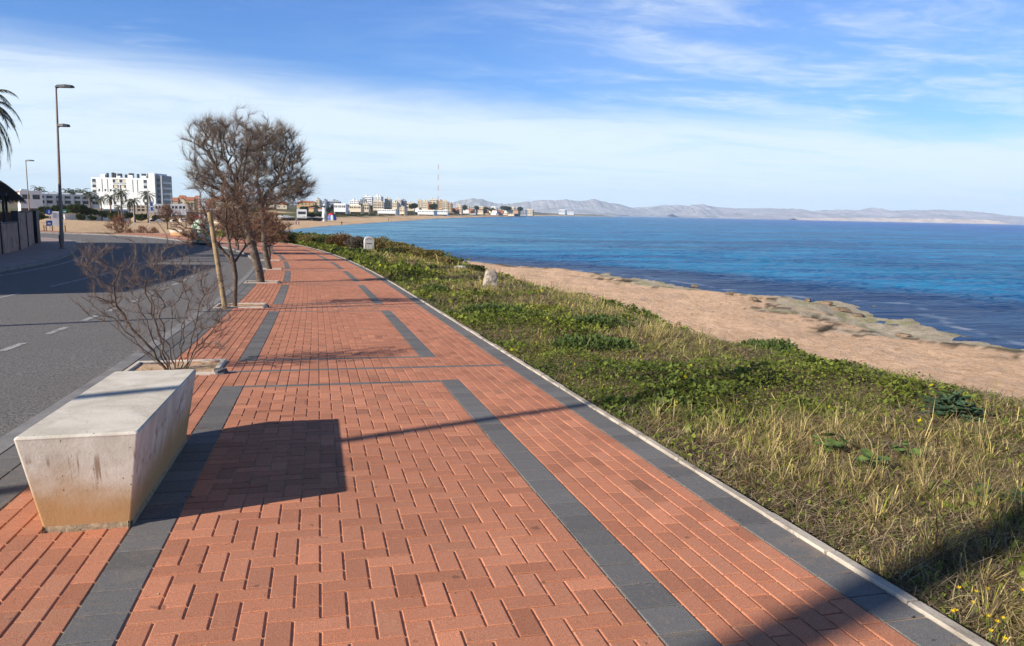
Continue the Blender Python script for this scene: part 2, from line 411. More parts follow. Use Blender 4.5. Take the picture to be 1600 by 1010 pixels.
bay = w(sst(120, 200, y)*sst(130, 20, d)*sst(240, 100, x))
c = c*(1-bay)+milky*bay
pat = w(sst(.50, .62, fbm(x*.01+3, y*.03, 4, 55))*sst(30, 60, d)*.45); c = c*(1-pat)+C(.006,.075,.17)*pat
ca, sa_ = math.cos(.35), math.sin(.35); wx = x*ca+y*sa_; wy = -x*sa_+y*ca       # small chop, real height
wz = (1-abs(2*vnoise(wx*.42+1.5*vnoise(wx*.2, wy*.2, 5), wy*.95, 61)-1))*.5+(1-abs(2*vnoise(wx*.95, wy*2.1+2*vnoise(wx*.3, wy*.3, 7), 62)-1))*.28+vnoise(wx*2.1, wy*4.0, 63)*.16
wz = (wz-.45)*.30*sst(1, 14, d)*sst(520, 200, RR)*(.6+.8*fbm(x*.03, y*.03, 3, 64))
fo = w(sst(1.3, .3, abs(d-.7*vnoise(x*.3, y*.3, 71)*3))*sst(.45, .62, fbm(x*.8, y*.8, 3, 72))*sst(500, 300, RR)); c = c*(1-.30*fo)+C(.62,.68,.70)*.30*fo
V = np.stack([x, y, SEA+wz], -1).reshape(-1, 3); nr, na = x.shape; I = np.arange(nr*na).reshape(nr, na)
Fq = np.stack([I[:-1, :-1], I[:-1, 1:], I[1:, 1:], I[1:, :-1]], -1).reshape(-1, 4)
wm = bpy.data.materials.new('sea_water'); wm.use_nodes = True; t = wm.node_tree; b = t.nodes['Principled BSDF']
a = N(t, 'ShaderNodeVertexColor'); a.layer_name = 'tone'
g = N(t, 'ShaderNodeNewGeometry')
m1 = N(t, 'ShaderNodeMapping'); m1.inputs['Rotation'].default_value = (0, 0, R(-25)); m1.inputs['Scale'].default_value = (.35, 1, 1); t.links.new(g.outputs['Position'], m1.inputs[0])
w1 = noise(t, m1.outputs[0], 1.6, 6, .62, .6); w2 = noise(t, m1.outputs[0], .28, 6, .66, .4); w3 = noise(t, m1.outputs[0], .035, 5, .6)
hs = mth(t, 'ADD', mth(t, 'MULTIPLY', w1, .24), mth(t, 'MULTIPLY', w2, .9))
hs = mth(t, 'ADD', hs, mth(t, 'MULTIPLY', w3, 3.0))
bn = N(t, 'ShaderNodeBump'); bn.inputs['Strength'].default_value = 1.0; bn.inputs['Distance'].default_value = 1.1
t.links.new(hs, bn.inputs['Height']); t.links.new(bn.outputs[0], b.inputs['Normal'])
w4 = noise(t, m1.outputs[0], .11, 12, .74, .3)
cc = mixc(t, mapr(t, w4, .42, .60), mixc(t, 1.0, a.outputs[0], (.45, .58, .74), 'MULTIPLY'), mixc(t, 1.0, a.outputs[0], (1.6, 1.35, 1.2), 'MULTIPLY'))  # wave sparkle put into the water colour as light and dark noise
t.links.new(cc, b.inputs['Base Color']); b.inputs['Roughness'].default_value = .26; b.inputs['IOR'].default_value = 1.33; b.inputs['Specular IOR Level'].default_value = .07
tag(npmesh('sea', V, Fq, wm, cols=c.reshape(-1, 3), smooth=True), kind='structure')

# ------------------------------------------------------------------ mountains and low headland across the bay
def ridge(name, pts, Z, thick, base, col, seed, lat=1.0):
    xs = np.arange(pts[0][0], pts[-1][0]+.1, 2.0); ys = np.interp(xs, [p[0] for p in pts], [p[1] for p in pts])
    ys = ys+(vnoise(xs*.35, xs*0, seed)-.5)*1.5*np.minimum(1, (hor(xs)-ys)/6)
    top = np.array([at(a, b_, Z) for a, b_ in zip(xs, ys)])
    K = 14; rows = []
    dv = FW*1.0; dv[2] = 0; dv /= np.linalg.norm(dv)
    for k in range(-K, K+1):
        s = abs(k)/K; hh = (1-s)**1.15
        off = dv*k/K*thick
        nz = fbm(xs*.07+k*.35, xs*0+k*.6, 4, seed+5)-.5
        z = SEA-2+(top[:, 2]-SEA+2)*hh*(1+.9*nz*min(1, s*4))
        pp = top+off+np.outer(nz*thick*.25*(s > 0), dv); pp[:, 2] = z; rows.append(pp)
    V = np.concatenate(rows); n = len(xs); I = np.arange(len(V)).reshape(-1, n)
    Fq = np.stack([I[:-1, :-1], I[:-1, 1:], I[1:, 1:], I[1:, :-1]], -1).reshape(-1, 4)
    return tag(npmesh(name, V, Fq, col, smooth=False), kind='structure')
mtn = mat('hazed_limestone_hills', (.40, .37, .37), .95, .25, .004, col2=(.26, .25, .24), c2s=.006, spec=.1, coord='Object')  # limestone tone made paler, with part of the distant haze in it
ridge('mountains', [(560,331),(640,327),(700,318.5),(715,314.5),(740,310),(752,311),(770,317),(790,319),(812,316),(830,315),(842,312.5),(870,313),(886,312),(905,314.5),(930,311),(938,314),(949,316.5),(968,319),(987,325),(1011,323.5),(1040,320.5),(1054,320.4),(1075,321.5),
    (1096,318.6),(1105,321.5),(1120,323.7),(1153,326),(1191,325.6),(1244,326.5),(1272,330),(1308,327.5),(1343,329),(1356,325.5),(1366,324.5),(1377,326),(1391,330),(1410,328.5),(1472,328),(1529,331),(1571,337),(1600,339),(1660,340),(1720,346)], 9800, 1500, 0, mtn, 3)
ridge('hills', [(650,333),(700,331),(730,326),(770,324.5),(800,327),(830,331),(860,334)], 4300, 500, 0, mat('green_hill', (.07, .09, .045), .95, .3, .01, spec=.1), 9)
ridge('hills', [(1050,334),(1065,331),(1085,327.5),(1110,331),(1150,333),(1250,336),(1330,339)], 8300, 500, 0, mtn, 13)
cliffm = mat('pale_cliff', (.62, .50, .40), .95, .2, .01, spec=.1)
ridge('headland', [(1240,341),(1300,340.8),(1330,341),(1400,341.5),(1450,342),(1500,343.0),(1545,343.8),(1560,345.5),(1577,349)], 7300, 160, 0, cliffm, 17)

# ------------------------------------------------------------------ paving of the promenade
def paving():
    bricks = []   # u0,u1,v0,v1,kind (0 red, 1 dark)
    VEND = 92.0; P = 7.25; v0f = 7.28
    def clipadd(u0, u1, a, b_, k, lo, hi, vlo, vhi):
        u0, u1, a, b_ = max(u0, lo), min(u1, hi), max(a, vlo), min(b_, vhi)
        if u1-u0 > .012 and b_-a > .012: bricks.append((u0, u1, a, b_, k))
    def cols(ua, ub, va, vb, stag=True):
        n = round((ub-ua)/.1)
        for i in range(n):
            u = ua+i*.1; off = .1 if (i % 2 and stag) else 0
            a = va-off-.2+((-va) % .2 if False else 0)
            while a < vb:
                clipadd(u, u+.1, a, a+.2, 0, ua, ub, va, vb); a += .2
    def slabs(ua, ub, va, vb, L=.2):
        a = va
        while a < vb-1e-6:
            clipadd(ua, ub, a, a+L, 1, ua, ub, va, vb); a += L
    def row(ua, ub, v):
        a = ua
        while a < ub-1e-6:
            clipadd(a, a+.2, v, v+.1, 1, ua, ub, v, v+.1); a += .2
    k = -2
    while v0f+k*P < VEND:
        e = v0f+k*P           # dark row that closes the frame
        s0 = e-P+1.67         # start of its field
        e = min(e, VEND)
        if k == -2: k += 1; continue
        s0 = max(s0, -3.2)
        # herringbone field
        i0, i1 = 0, 19; j0, j1 = int(s0/.1)-2, int(e/.1)+2
        for i in range(-2, 21):
            for j in range(j0, j1):
                m = (i+j) % 4; u = .2+i*.1; v = j*.1
                if m == 0: clipadd(u, u+.2, v, v+.1, 0, .2, 2.1, s0, e)
                elif m == 2: clipadd(u, u+.1, v, v+.2, 0, .2, 2.1, s0, e)
        slabs(0, .2, s0, e+.1); slabs(2.1, 2.3, s0, e+.1)
        row(.2, 2.1, e)
        if s0 > -3: row(0, 2.3, s0-.1)
        # gap between two frames
        cols(0, 2.3, e+.1, e+.85); row(-.1, 3.0, e+.85); cols(0, 2.3, e+.95, e+1.57)
        # side strips
        cols(-.7, 0, s0-.1, e+.85); cols(-.7, -.1, e+.85, e+.95, False); cols(-.7, 0, e+.95, e+1.57)
        cols(2.3, 3.0, s0-.1, e+.85); cols(2.3, 3.0, e+.95, e+1.57)
        k += 1
    slabs(3.0, 3.2, -3.2, VEND, .2)
    slabs(-1.1, -.9, -3.2, 57, .3); slabs(-.9, -.7, -3.2, 57, .3)
    B = np.array(bricks)
    # tree pits are left open
    keep = np.ones(len(B), bool)
    for kk in range(6):
        c0 = 8.05+kk*P
        keep &= ~((B[:, 0] < -.16) & (B[:, 1] > -1.05) & (B[:, 2] > c0-.05) & (B[:, 3] < c0+.95))
    B = B[keep]; B = B[(B[:, 3] < 80)]
    n = len(B)
    g1, g2 = .0044, .0040; c1, c2 = .0032, .0028; hgt = .009
    jx = rng.normal(0, .0007, (n, 4))
    u0 = B[:, 0]+g1; u1 = B[:, 1]-g1; a = B[:, 2]+g2+jx[:, 0]; b_ = B[:, 3]-g2+jx[:, 1]
    tl = rng.normal(0, .0007, n); ll = np.full(n, 0.0)
    U = np.stack([u0, u1, u1, u0, u0, u1, u1, u0, u0+c1, u1-c1, u1-c1, u0+c1], 1)
    Vv = np.stack([a, a, b_, b_, a, a, b_, b_, a+c2, a+c2, b_-c2, b_-c2], 1)
    Z = np.stack([ll-hgt]*4+[tl-.0025]*4+[tl]*4, 1)
    far = B[:, 2] > 30
    P3 = uvw(U.ravel(), Vv.ravel()); P3[:, 2] += Z.ravel()
    base = (np.arange(n)*12)[:, None, None]
    q = np.array([[8,9,10,11],[4,5,9,8],[5,6,10,9],[6,7,11,10],[7,4,8,11],[0,1,5,4],[1,2,6,5],[2,3,7,6],[3,0,4,7]])
    Fq = (base+q[None]).reshape(-1, 4)
    red = C(.51,.205,.112); dk = C(.158,.150,.140)
    br = rng.normal(1, .10, (n, 1)); hue = rng.normal(0, .02, (n, 1))
    big = fbm(B[:, 0]*.8, B[:, 2]*.5, 3, 61)[:, None]
    colr = np.where(B[:, 4:5] == 0, red*br*(.88+.24*big)+hue*C(.3,.5,.4)*.5, dk*(1+.9*(br-1))*(.85+.3*big))
    colr = np.clip(colr, .01, .8)
    cols_ = np.repeat(colr, 12, 0)
    m = bpy.data.materials.new('concrete_pavers'); m.use_nodes = True; t = m.node_tree; b = t.nodes['Principled BSDF']
    g = N(t, 'ShaderNodeNewGeometry'); a_ = N(t, 'ShaderNodeVertexColor'); a_.layer_name = 'tone'
    fine = noise(t, g.outputs['Position'], 260, 3, .8); mid = noise(t, g.outputs['Position'], 38, 5, .7); blot = noise(t, g.outputs['Position'], 2.3, 5, .65, .5)
    sp = mapr(t, fine, .36, .66, .62, 1.42)
    c = mixc(t, 1.0, a_.outputs[0], mixc(t, sp, (0, 0, 0), (1, 1, 1)), 'MULTIPLY')
    mm = N(t, 'ShaderNodeVectorMath'); mm.operation = 'SCALE'; t.links.new(a_.outputs[0], mm.inputs[0]); t.links.new(sp, mm.inputs['Scale'])
    c = mixc(t, mapr(t, mid, .52, .72, 0, .30), mm.outputs[0], (.48, .30, .19))
    c = mixc(t, mapr(t, blot, .56, .74, 0, .22), c, (.55, .36, .22))
    st = noise(t, g.outputs['Position'], 7.0, 3, .5, 0); c = mixc(t, mapr(t, st, .70, .73, 0, .5), c, (.10, .05, .035))
    t.links.new(c, b.inputs['Base Color']); b.inputs['Roughness'].default_value = .82; b.inputs['Specular IOR Level'].default_value = .3
    bn = N(t, 'ShaderNodeBump'); bn.inputs['Strength'].default_value = .35; bn.inputs['Distance'].default_value = .002
    t.links.new(fine, bn.inputs['Height']); t.links.new(bn.outputs[0], b.inputs['Normal'])
    tag(npmesh('promenade_paving', P3, Fq, m, cols=cols_), kind='structure')
paving()
def ribbon(name, L, Rr, off, m, nx=8, kind='structure', thick=0.0, zf=zg):
    """sheet between two polylines (same count) laid on the ground"""
    L = np.asarray(L, float); Rr = np.asarray(Rr, float)
    t_ = np.linspace(0, 1, nx+1)[None, :, None]
    G = L[:, None, :2]*(1-t_)+Rr[:, None, :2]*t_
    z = zf(G[..., 0], G[..., 1])+off
    V = np.concatenate([G, z[..., None]], -1).reshape(-1, 3); n = len(L); I = np.arange(len(V)).reshape(n, nx+1)
    Fq = np.stack([I[:-1, :-1], I[:-1, 1:], I[1:, 1:], I[1:, :-1]], -1).reshape(-1, 4)
    if thick:
        k = len(V); V2 = V.copy(); V2[:, 2] -= thick; V = np.concatenate([V, V2])
        e = []
        for row_ in (I[:, 0], I[:, -1]): e += [np.stack([row_[:-1], row_[1:], row_[1:]+k, row_[:-1]+k], -1)]
        for row_ in (I[0], I[-1]): e += [np.stack([row_[:-1], row_[1:], row_[1:]+k, row_[:-1]+k], -1)]
        Fq = np.concatenate([Fq]+e)
    o = npmesh(name, V, Fq, m)
    return tag(o, kind=kind) if kind else o
def resamp(P, n):
    P = np.asarray(P, float); d = np.concatenate([[0], np.cumsum(np.hypot(*np.diff(P[:, :2], axis=0).T))]); s = np.linspace(0, d[-1], n)
    return np.stack([np.interp(s, d, P[:, 0]), np.interp(s, d, P[:, 1])], 1)
def smooth(P, it=2):
    P = np.asarray(P, float)
    for _ in range(it):
        Q = [P[0]]
        for a, b_ in zip(P[:-1], P[1:]): Q += [a*.75+b_*.25, a*.25+b_*.75]
        Q.append(P[-1]); P = np.array(Q)
    return P
vv = np.linspace(-3.2, 79, 200)
bedm = mat('jointing_sand', (.58, .38, .23), .95, .2, 20)
ribbon('paving_bed', uvw(np.full(200, -1.1), vv), uvw(np.full(200, 3.2), vv), -.0065, bedm, 12)
kerbm = mat('concrete_kerb', (.50, .43, .34), .85, .2, 3, bump=.5, bs=60, col2=(.27, .22, .17), c2s=5, c2t=(.50, .66))
_v = -3.2; _P = []; _F = []
while _v < 78:
    L_ = .5; j = rng.normal(0, .0035, 4); t_ = .012+rng.normal(0, .002); e0, e1 = _v+.004, _v+L_-.004
    q = uvw([3.203+j[0], 3.258+j[1], 3.258+j[1], 3.203+j[0], 3.208+j[0], 3.253+j[1], 3.253+j[1], 3.208+j[0]], [e0, e0, e1, e1, e0+.005, e0+.005, e1-.005, e1-.005]); q2 = q[:4].copy(); q2[:, 2] -= .25; q[:4, 2] += t_-.006; q[4:, 2] += t_
    b_ = len(_P)*12; _P.append(np.concatenate([q2, q])); _F.append(b_+np.array([[8,9,10,11],[4,5,9,8],[5,6,10,9],[6,7,11,10],[7,4,8,11],[0,1,5,4],[1,2,6,5],[2,3,7,6],[3,0,4,7]])); _v += L_
tag(npmesh('kerb', np.concatenate(_P), np.concatenate(_F), kerbm), kind='structure')
KL = smooth(KERBL); KR = smooth(KERBR)
# road: both kerb lines resampled alike (the kink of the turn falls at the same share)
def align(Lp, Rp, ys, n):
    out = []
    for P in (Lp, Rp):
        k = np.argmin(abs(P[:, 1]-ys[0 if P is Lp else 1])); out.append(np.concatenate([resamp(P[:k+1], n), resamp(P[k:], n//2)[1:]]))
    return out
LL, RRr = align(KL, KR, (50, 61.5), 90)
asph = bpy.data.materials.new('asphalt'); asph.use_nodes = True; t = asph.node_tree; b = t.nodes['Principled BSDF']
g = N(t, 'ShaderNodeNewGeometry'); fine = noise(t, g.outputs['Position'], 48, 4, .85); big = noise(t, g.outputs['Position'], .35, 5, .6, .3); med = noise(t, g.outputs['Position'], 28, 4, .75)
c = mixc(t, mapr(t, fine, .34, .68), (.035, .034, .034), (.34, .31, .28)); c = mixc(t, mapr(t, big, .35, .7, 0, .40), c, (.16, .145, .13))
c = mixc(t, mapr(t, med, .40, .33, 0, .6), c, (.03, .03, .03))
t.links.new(c, b.inputs['Base Color']); b.inputs['Roughness'].default_value = .85; b.inputs['Specular IOR Level'].default_value = .25
bn = N(t, 'ShaderNodeBump'); bn.inputs['Strength'].default_value = .8; bn.inputs['Distance'].default_value = .006; t.links.new(med, bn.inputs['Height']); t.links.new(bn.outputs[0], b.inputs['Normal'])
ribbon('road', LL, RRr, -.10, asph, 14)
paint = mat('worn_road_paint', (.42, .41, .385), .8, .2, 6, col2=(.20, .195, .185), c2s=14, c2t=(.46, .60))
rkm = mat('grey_road_kerb', (.24, .225, .21), .85, .2, 3, bump=.3, bs=60)
def kerb_line(P, side, name):
    P = np.asarray(P); T = np.gradient(P, axis=0); T /= np.linalg.norm(T, axis=1)[:, None]; Nn = np.stack([-T[:, 1], T[:, 0]], 1)*side
    ribbon(name, P, P+Nn*.15, .004, rkm, 1, thick=.3)
kerb_line(resamp(KR, 160), -1, 'road_kerb')
kerb_line(resamp(KL, 160), 1, 'road_kerb')
# sidewalk of the far side, and the ground behind it
WALL = np.array([(-12.3,-14),(-12.6,18),(-12.9,32),(-13.55,39.75),(-14.3,43.9),(-15.6,50),(-16.8,55.6),(-20.5,59),(-34,64),(-62,70)], float)
sidem = mat('sidewalk_tiles', (.33, .25, .22), .85, .12, 1.2, bump=.2, bs=30)
Wd = resamp(smooth(WALL, 1), 120); Kd = resamp(np.asarray(KL)+0, 120)
nrm = np.gradient(Kd, axis=0); nrm /= np.linalg.norm(nrm, axis=1)[:, None]; Kd2 = Kd+np.stack([-nrm[:, 1], nrm[:, 0]], 1)*.152
ribbon('sidewalk', resamp(smooth(WALL, 1)-np.array([[.2, 0]]), 120), Kd2, .0, sidem, 6)
ribbon('yard', resamp(smooth(WALL, 1), 60)-np.array([[30, -2]]), resamp(smooth(WALL, 1), 60)-np.array([[.2, 0]]), -.012, mat('yard_soil', (.22, .17, .12), .95, .2, 1), 4)
# promenade square where the road bends: red paving out to the kerb
sq = mat('far_red_paving', (.40, .19, .125), .85, .12, .8)
kq = resamp(KR[np.argmin(abs(KR[:, 1]-38)):], 70); tq = np.gradient(kq, axis=0); tq /= np.linalg.norm(tq, axis=1)[:, None]; kq = kq+np.stack([tq[:, 1], -tq[:, 0]], 1)*.152
vq = np.linspace(38, 79, 40); inner = np.concatenate([uvw(np.full(40, -1.12), vq)[:, :2], [(-26, 82), (-34, 85), (-62, 92)]])
ribbon('plaza', kq, resamp(inner, 70), -.006, sq, 5)
# lines of paint
def dash(u, v0, v1, w_=.1, name='road_marking'):
    n = max(2, int((v1-v0)/.8)+1); v = np.linspace(v0, v1, n)
    ribbon(name, uvw(np.full(n, u-w_/2), v), uvw(np.full(n, u+w_/2), v), -.096, paint, 1)
for v0, v1 in [(7.6,8.5),(9.25,10.1),(10.62,11.4),(12.36,13.22),(14.1,14.95),(15.73,16.56),(17.6,18.5),(19.4,20.3),(21.2,22.1),(23,23.9),(24.8,25.7),(26.6,27.5),(28.4,29.3)]: dash(-3.02, v0, v1)
dash(-5.95, 11, 20.2); dash(-5.95, 22.4, 33); dash(-5.95, 35, 42)
kk = resamp(KL[:np.argmin(abs(KL[:, 1]-66))], 120); tk = np.gradient(kk, axis=0); tk /= np.linalg.norm(tk, axis=1)[:, None]; nk = np.stack([tk[:, 1], -tk[:, 0]], 1)
ribbon('road_marking', kk+nk*.55, kk+nk*.66, -.096, paint, 1)
cc_ = np.array([at(108, 376, 63)[:2], at(240, 379.5, 56)[:2]])

# ------------------------------------------------------------------ tree pits
rimm = mat('pit_rim_concrete', (.62, .54, .45), .85, .12, 4, bump=.3, bs=60)
stonem = mat('dark_stone', (.10, .10, .105), .8, .3, 8, bump=.8, bs=20)
pits = ['first tree pit, right behind the concrete bench, with the bare shrub in it', 'second tree pit, with the leaning wooden post and thin forked tree', 'third tree pit, round the leaning trunk of the big bare tree', 'fourth tree pit, round the upright trunk behind the leaning tree', 'fifth tree pit, small and far, beyond the two big trees', 'sixth tree pit, the farthest one by the far bench']
for k in range(6):
    v0 = 8.05+k*7.25; P = [uvw(a, b_) for a, b_ in ((-1.08, v0-.02), (-.14, v0-.02), (-.14, v0+.88), (-1.08, v0+.88))]
    mb = MB(); o0 = uvw(-.6, v0+.43); T = float(np.interp(v0+.4, S, TH))
    e = tag(empty('tree_pit', o0, T), pits[k], 'tree pit', 'square tree pits along the path edge')
    sl = math.atan2(float(uvw(-.6, v0+.9)[2]-uvw(-.6, v0)[2]), .9)
    Mx = Matrix.Rotation(sl, 4, 'X')
    for x0, x1, y0, y1 in ((-.47, .47, -.45, -.40), (-.47, .47, .40, .45), (-.47, -.42, -.398, .398), (.42, .47, -.398, .398)): mb.box(x0, x1, y0, y1, -.12, .018, Mx, .006)
    mb.build('rim', rimm, e)
    gs = np.linspace(-.42, .42, 16); gX, gY = np.meshgrid(gs, gs); gZ = -.035+.05*(fbm(gX*5+k*9, gY*5, 3, 71)-.3)*np.minimum(1, (0.42-np.maximum(abs(gX), abs(gY)))*8)
    I = np.arange(256).reshape(16, 16)
    npmesh('soil', np.stack([gX, gY, gZ+gY*math.tan(sl)], -1).reshape(-1, 3), np.stack([I[:-1, :-1], I[:-1, 1:], I[1:, 1:], I[1:, :-1]], -1).reshape(-1, 4), mat('pit_soil', (.24, .16, .09), .95, .3, 9, bump=.8, bs=30), e, smooth=True)
    if k < 3:
        mb = MB(); vs = []; 
        for a_ in range(7):
            for b2 in range(4): 
                t_ = 2*math.pi*a_/7; zz_ = b2/3*.06; rr_ = .075*(1-.35*b2/3)*random.uniform(.8, 1.15); vs.append((rr_*math.cos(t_)*1.2, rr_*math.sin(t_), zz_))
        fs = [(a_*4+b2, ((a_+1) % 7)*4+b2, ((a_+1) % 7)*4+b2+1, a_*4+b2+1) for a_ in range(7) for b2 in range(3)]+[tuple(a_*4+3 for a_ in range(7))]
        mb.add(vs, fs); so_ = mb.build('stone_lump', stonem, None, uvw(-.10, v0+.02, -.005))
        tag(so_, ['dark stone lump at the corner of the pit behind the bench', 'dark stone lump at the corner of the pit with the wooden post', 'dark stone lump at the corner of the pit of the leaning tree'][k], 'stone', 'stone lumps at the tree pit corners')

# ------------------------------------------------------------------ concrete benches
bm_ = bpy.data.materials.new('cast_concrete'); bm_.use_nodes = True; t = bm_.node_tree; b = t.nodes['Principled BSDF']
tc = N(t, 'ShaderNodeTexCoord'); sp = N(t, 'ShaderNodeSeparateXYZ'); t.links.new(tc.outputs['Object'], sp.inputs[0])
n1 = noise(t, tc.outputs['Object'], 3.2, 6, .65, .4); n2 = noise(t, tc.outputs['Object'], 60, 4, .7); n3 = noise(t, tc.outputs['Object'], 24, 5, .7)
c = mixc(t, mapr(t, n1, .36, .66), (.57, .50, .395), (.76, .69, .57)); c = mixc(t, mapr(t, n2, .58, .74, 0, .30), c, (.27, .24, .20))
m1 = N(t, 'ShaderNodeMapping'); m1.inputs['Scale'].default_value = (26, 6, 1.6); t.links.new(tc.outputs['Object'], m1.inputs[0]); dr = noise(t, m1.outputs[0], 1.0, 3, .6)
m1b = N(t, 'ShaderNodeMapping'); m1b.inputs['Scale'].default_value = (4, 3, 9); t.links.new(tc.outputs['Object'], m1b.inputs[0]); dz = noise(t, m1b.outputs[0], 1, 2, .5)
zed = mth(t, 'ADD', sp.outputs[2], mth(t, 'MULTIPLY', mth(t, 'SUBTRACT', n1, .5), .26))
c = mixc(t, mapr(t, zed, .42, .12, 0, .92), c, (.50, .275, .10))
band = mth(t, 'MULTIPLY', mapr(t, sp.outputs[2], .45, .37), mapr(t, sp.outputs[2], .18, .30))
c = mixc(t, mth(t, 'MULTIPLY', mth(t, 'MULTIPLY', mapr(t, dr, .53, .62), mapr(t, dz, .36, .54)), mth(t, 'MULTIPLY', band, .72)), c, (.24, .135, .07))
vo = N(t, 'ShaderNodeTexVoronoi'); vo.inputs['Scale'].default_value = 26; t.links.new(tc.outputs['Object'], vo.inputs['Vector'])
pit = mth(t, 'MULTIPLY', mapr(t, vo.outputs[0], .13, .07), mapr(t, n3, .49, .54)); c = mixc(t, mth(t, 'MULTIPLY', pit, .75), c, (.07, .055, .045))
t.links.new(c, b.inputs['Base Color']); b.inputs['Roughness'].default_value = .85; b.inputs['Specular IOR Level'].default_value = .25
bn = N(t, 'ShaderNodeBump'); bn.inputs['Strength'].default_value = .5; bn.inputs['Distance'].default_value = .003
t.links.new(mth(t, 'SUBTRACT', mth(t, 'ADD', n2, mth(t, 'MULTIPLY', n1, 2.0)), mth(t, 'MULTIPLY', pit, 2)), bn.inputs['Height']); t.links.new(bn.outputs[0], b.inputs['Normal'])
def bench(loc, rz, tilt, label, shiny=False):
    e = tag(empty('concrete_bench', loc, rz), label, 'bench', 'tapered concrete benches along the promenade')
    def loop(hx, hy, z, r, n=5):
        pts = []
        for sx_, sy_, a0 in ((1, 1, 0), (-1, 1, 90), (-1, -1, 180), (1, -1, 270)):
            for k in range(n): a = R(a0+90*k/(n-1)); pts.append((sx_*(hx-r)+r*math.cos(a), sy_*(hy-r)+r*math.sin(a), z))
        return pts
    Mx = Matrix.Rotation(tilt, 4, 'X'); mb = MB(); rings = []
    hb = (.192, .785); ht = (.265, .88); H_ = .49
    def lerp(f): return hb[0]+(ht[0]-hb[0])*f, hb[1]+(ht[1]-hb[1])*f
    zs = [0.0, .03, .10, .2, .3, .4, .47]
    for z in zs: f = z/H_; a, c_ = lerp(f); rings.append(loop(a, c_, z, .012))
    rings += [loop(ht[0]-.001, ht[1]-.001, .478, .014), loop(ht[0]-.004, ht[1]-.004, .485, .014), loop(ht[0]-.012, ht[1]-.012, .49, .014)]
    vs = [p for r_ in rings for p in r_]; n = 20
    fs = [(j*n+k, j*n+(k+1) % n, (j+1)*n+(k+1) % n, (j+1)*n+k) for j in range(len(rings)-1) for k in range(n)]
    fs += [tuple(range(n))[::-1], tuple((len(rings)-1)*n+k for k in range(n))]
    mb.add(vs, fs, Mx); o = mb.build('block', bm_, e)
    for p in o.data.polygons: p.use_smooth = False
    mb = MB(); rings = []        # crumbling mortar foot
    n = 80; L = loop(.196, .790, 0, .02, 20)
    vs = []
    for z, ex in ((-.06, .016), (.010, .014), (.022, .002)):
        for i, p in enumerate(L):
            j = random.uniform(-.006, .008); q = math.hypot(p[0], p[1]); vs.append((p[0]*(1+(ex+j)/q*.8), p[1]*(1+(ex+j)/q), z+random.uniform(-.004, .006)*(z > 0)))
    fs = [(j*n+k, j*n+(k+1) % n, (j+1)*n+(k+1) % n, (j+1)*n+k) for j in range(2) for k in range(n)]+[tuple(2*n+k for k in range(n))]
    mb.add(vs, fs, Mx); mb.build('mortar_foot', mat('mortar', (.36, .26, .16), .95, .3, 30, bump=.8, bs=90), e)
    return e
bench(Vector(uvw(-.195, 4.605))+Vector((0, 0, .004)), 0, math.atan2(float(uvw(0, 5.5)[2]-uvw(0, 3.7)[2]), 1.8), 'nearest concrete bench, big in the left foreground, with ochre stained end')
p = uvw(-.40, 45.3); bench(Vector(p), float(np.interp(45, S, TH)), -.015, 'small concrete bench on the path beside the trunks of the big bare trees')
p = at(279, 368.5, 65.5); bench(Vector((p[0], p[1], float(zg(p[0], p[1])))), R(48), 0, 'far white concrete bench where the road bends, in front of the sand').scale = (1.0, 1.0, 1.0)

# ------------------------------------------------------------------ bare tamarisk trees
bark = mat('tree_bark', (.12, .088, .066), .95, .3, 14, bump=1.0, bs=26, col2=(.22, .175, .14), c2s=6, spec=.15)
twigm = mat('dry_twigs', (1, 1, 1), .95, .1, 1, attr=True, spec=.1, trans=.12)
def tubes_np(segs, n=4):
    """segs: array (m,8) p0,p1,r0,r1 -> V,F"""
    A = segs[:, :3]; Bp = segs[:, 3:6]; d = Bp-A; L = np.linalg.norm(d, axis=1, keepdims=True)+1e-9; d = d/L
    h = np.where(abs(d[:, 2:3]) < .9, np.array([[0, 0, 1.]]), np.array([[1., 0, 0]])); a = np.cross(d, h); a /= np.linalg.norm(a, axis=1, keepdims=True); b_ = np.cross(d, a)
    t_ = np.arange(n)*2*np.pi/n; ring = a[:, None]*np.cos(t_)[None, :, None]+b_[:, None]*np.sin(t_)[None, :, None]
    V0 = A[:, None]+ring*segs[:, 6][:, None, None]; V1 = Bp[:, None]+d[:, None]*segs[:, 7][:, None, None]*.3+ring*segs[:, 7][:, None, None]
    V = np.concatenate([V0, V1], 1).reshape(-1, 3); base = (np.arange(len(segs))*2*n)[:, None, None]
    k = np.arange(n); q = np.stack([k, (k+1) % n, n+(k+1) % n, n+k], 1); return V, (base+q[None]).reshape(-1, 4)
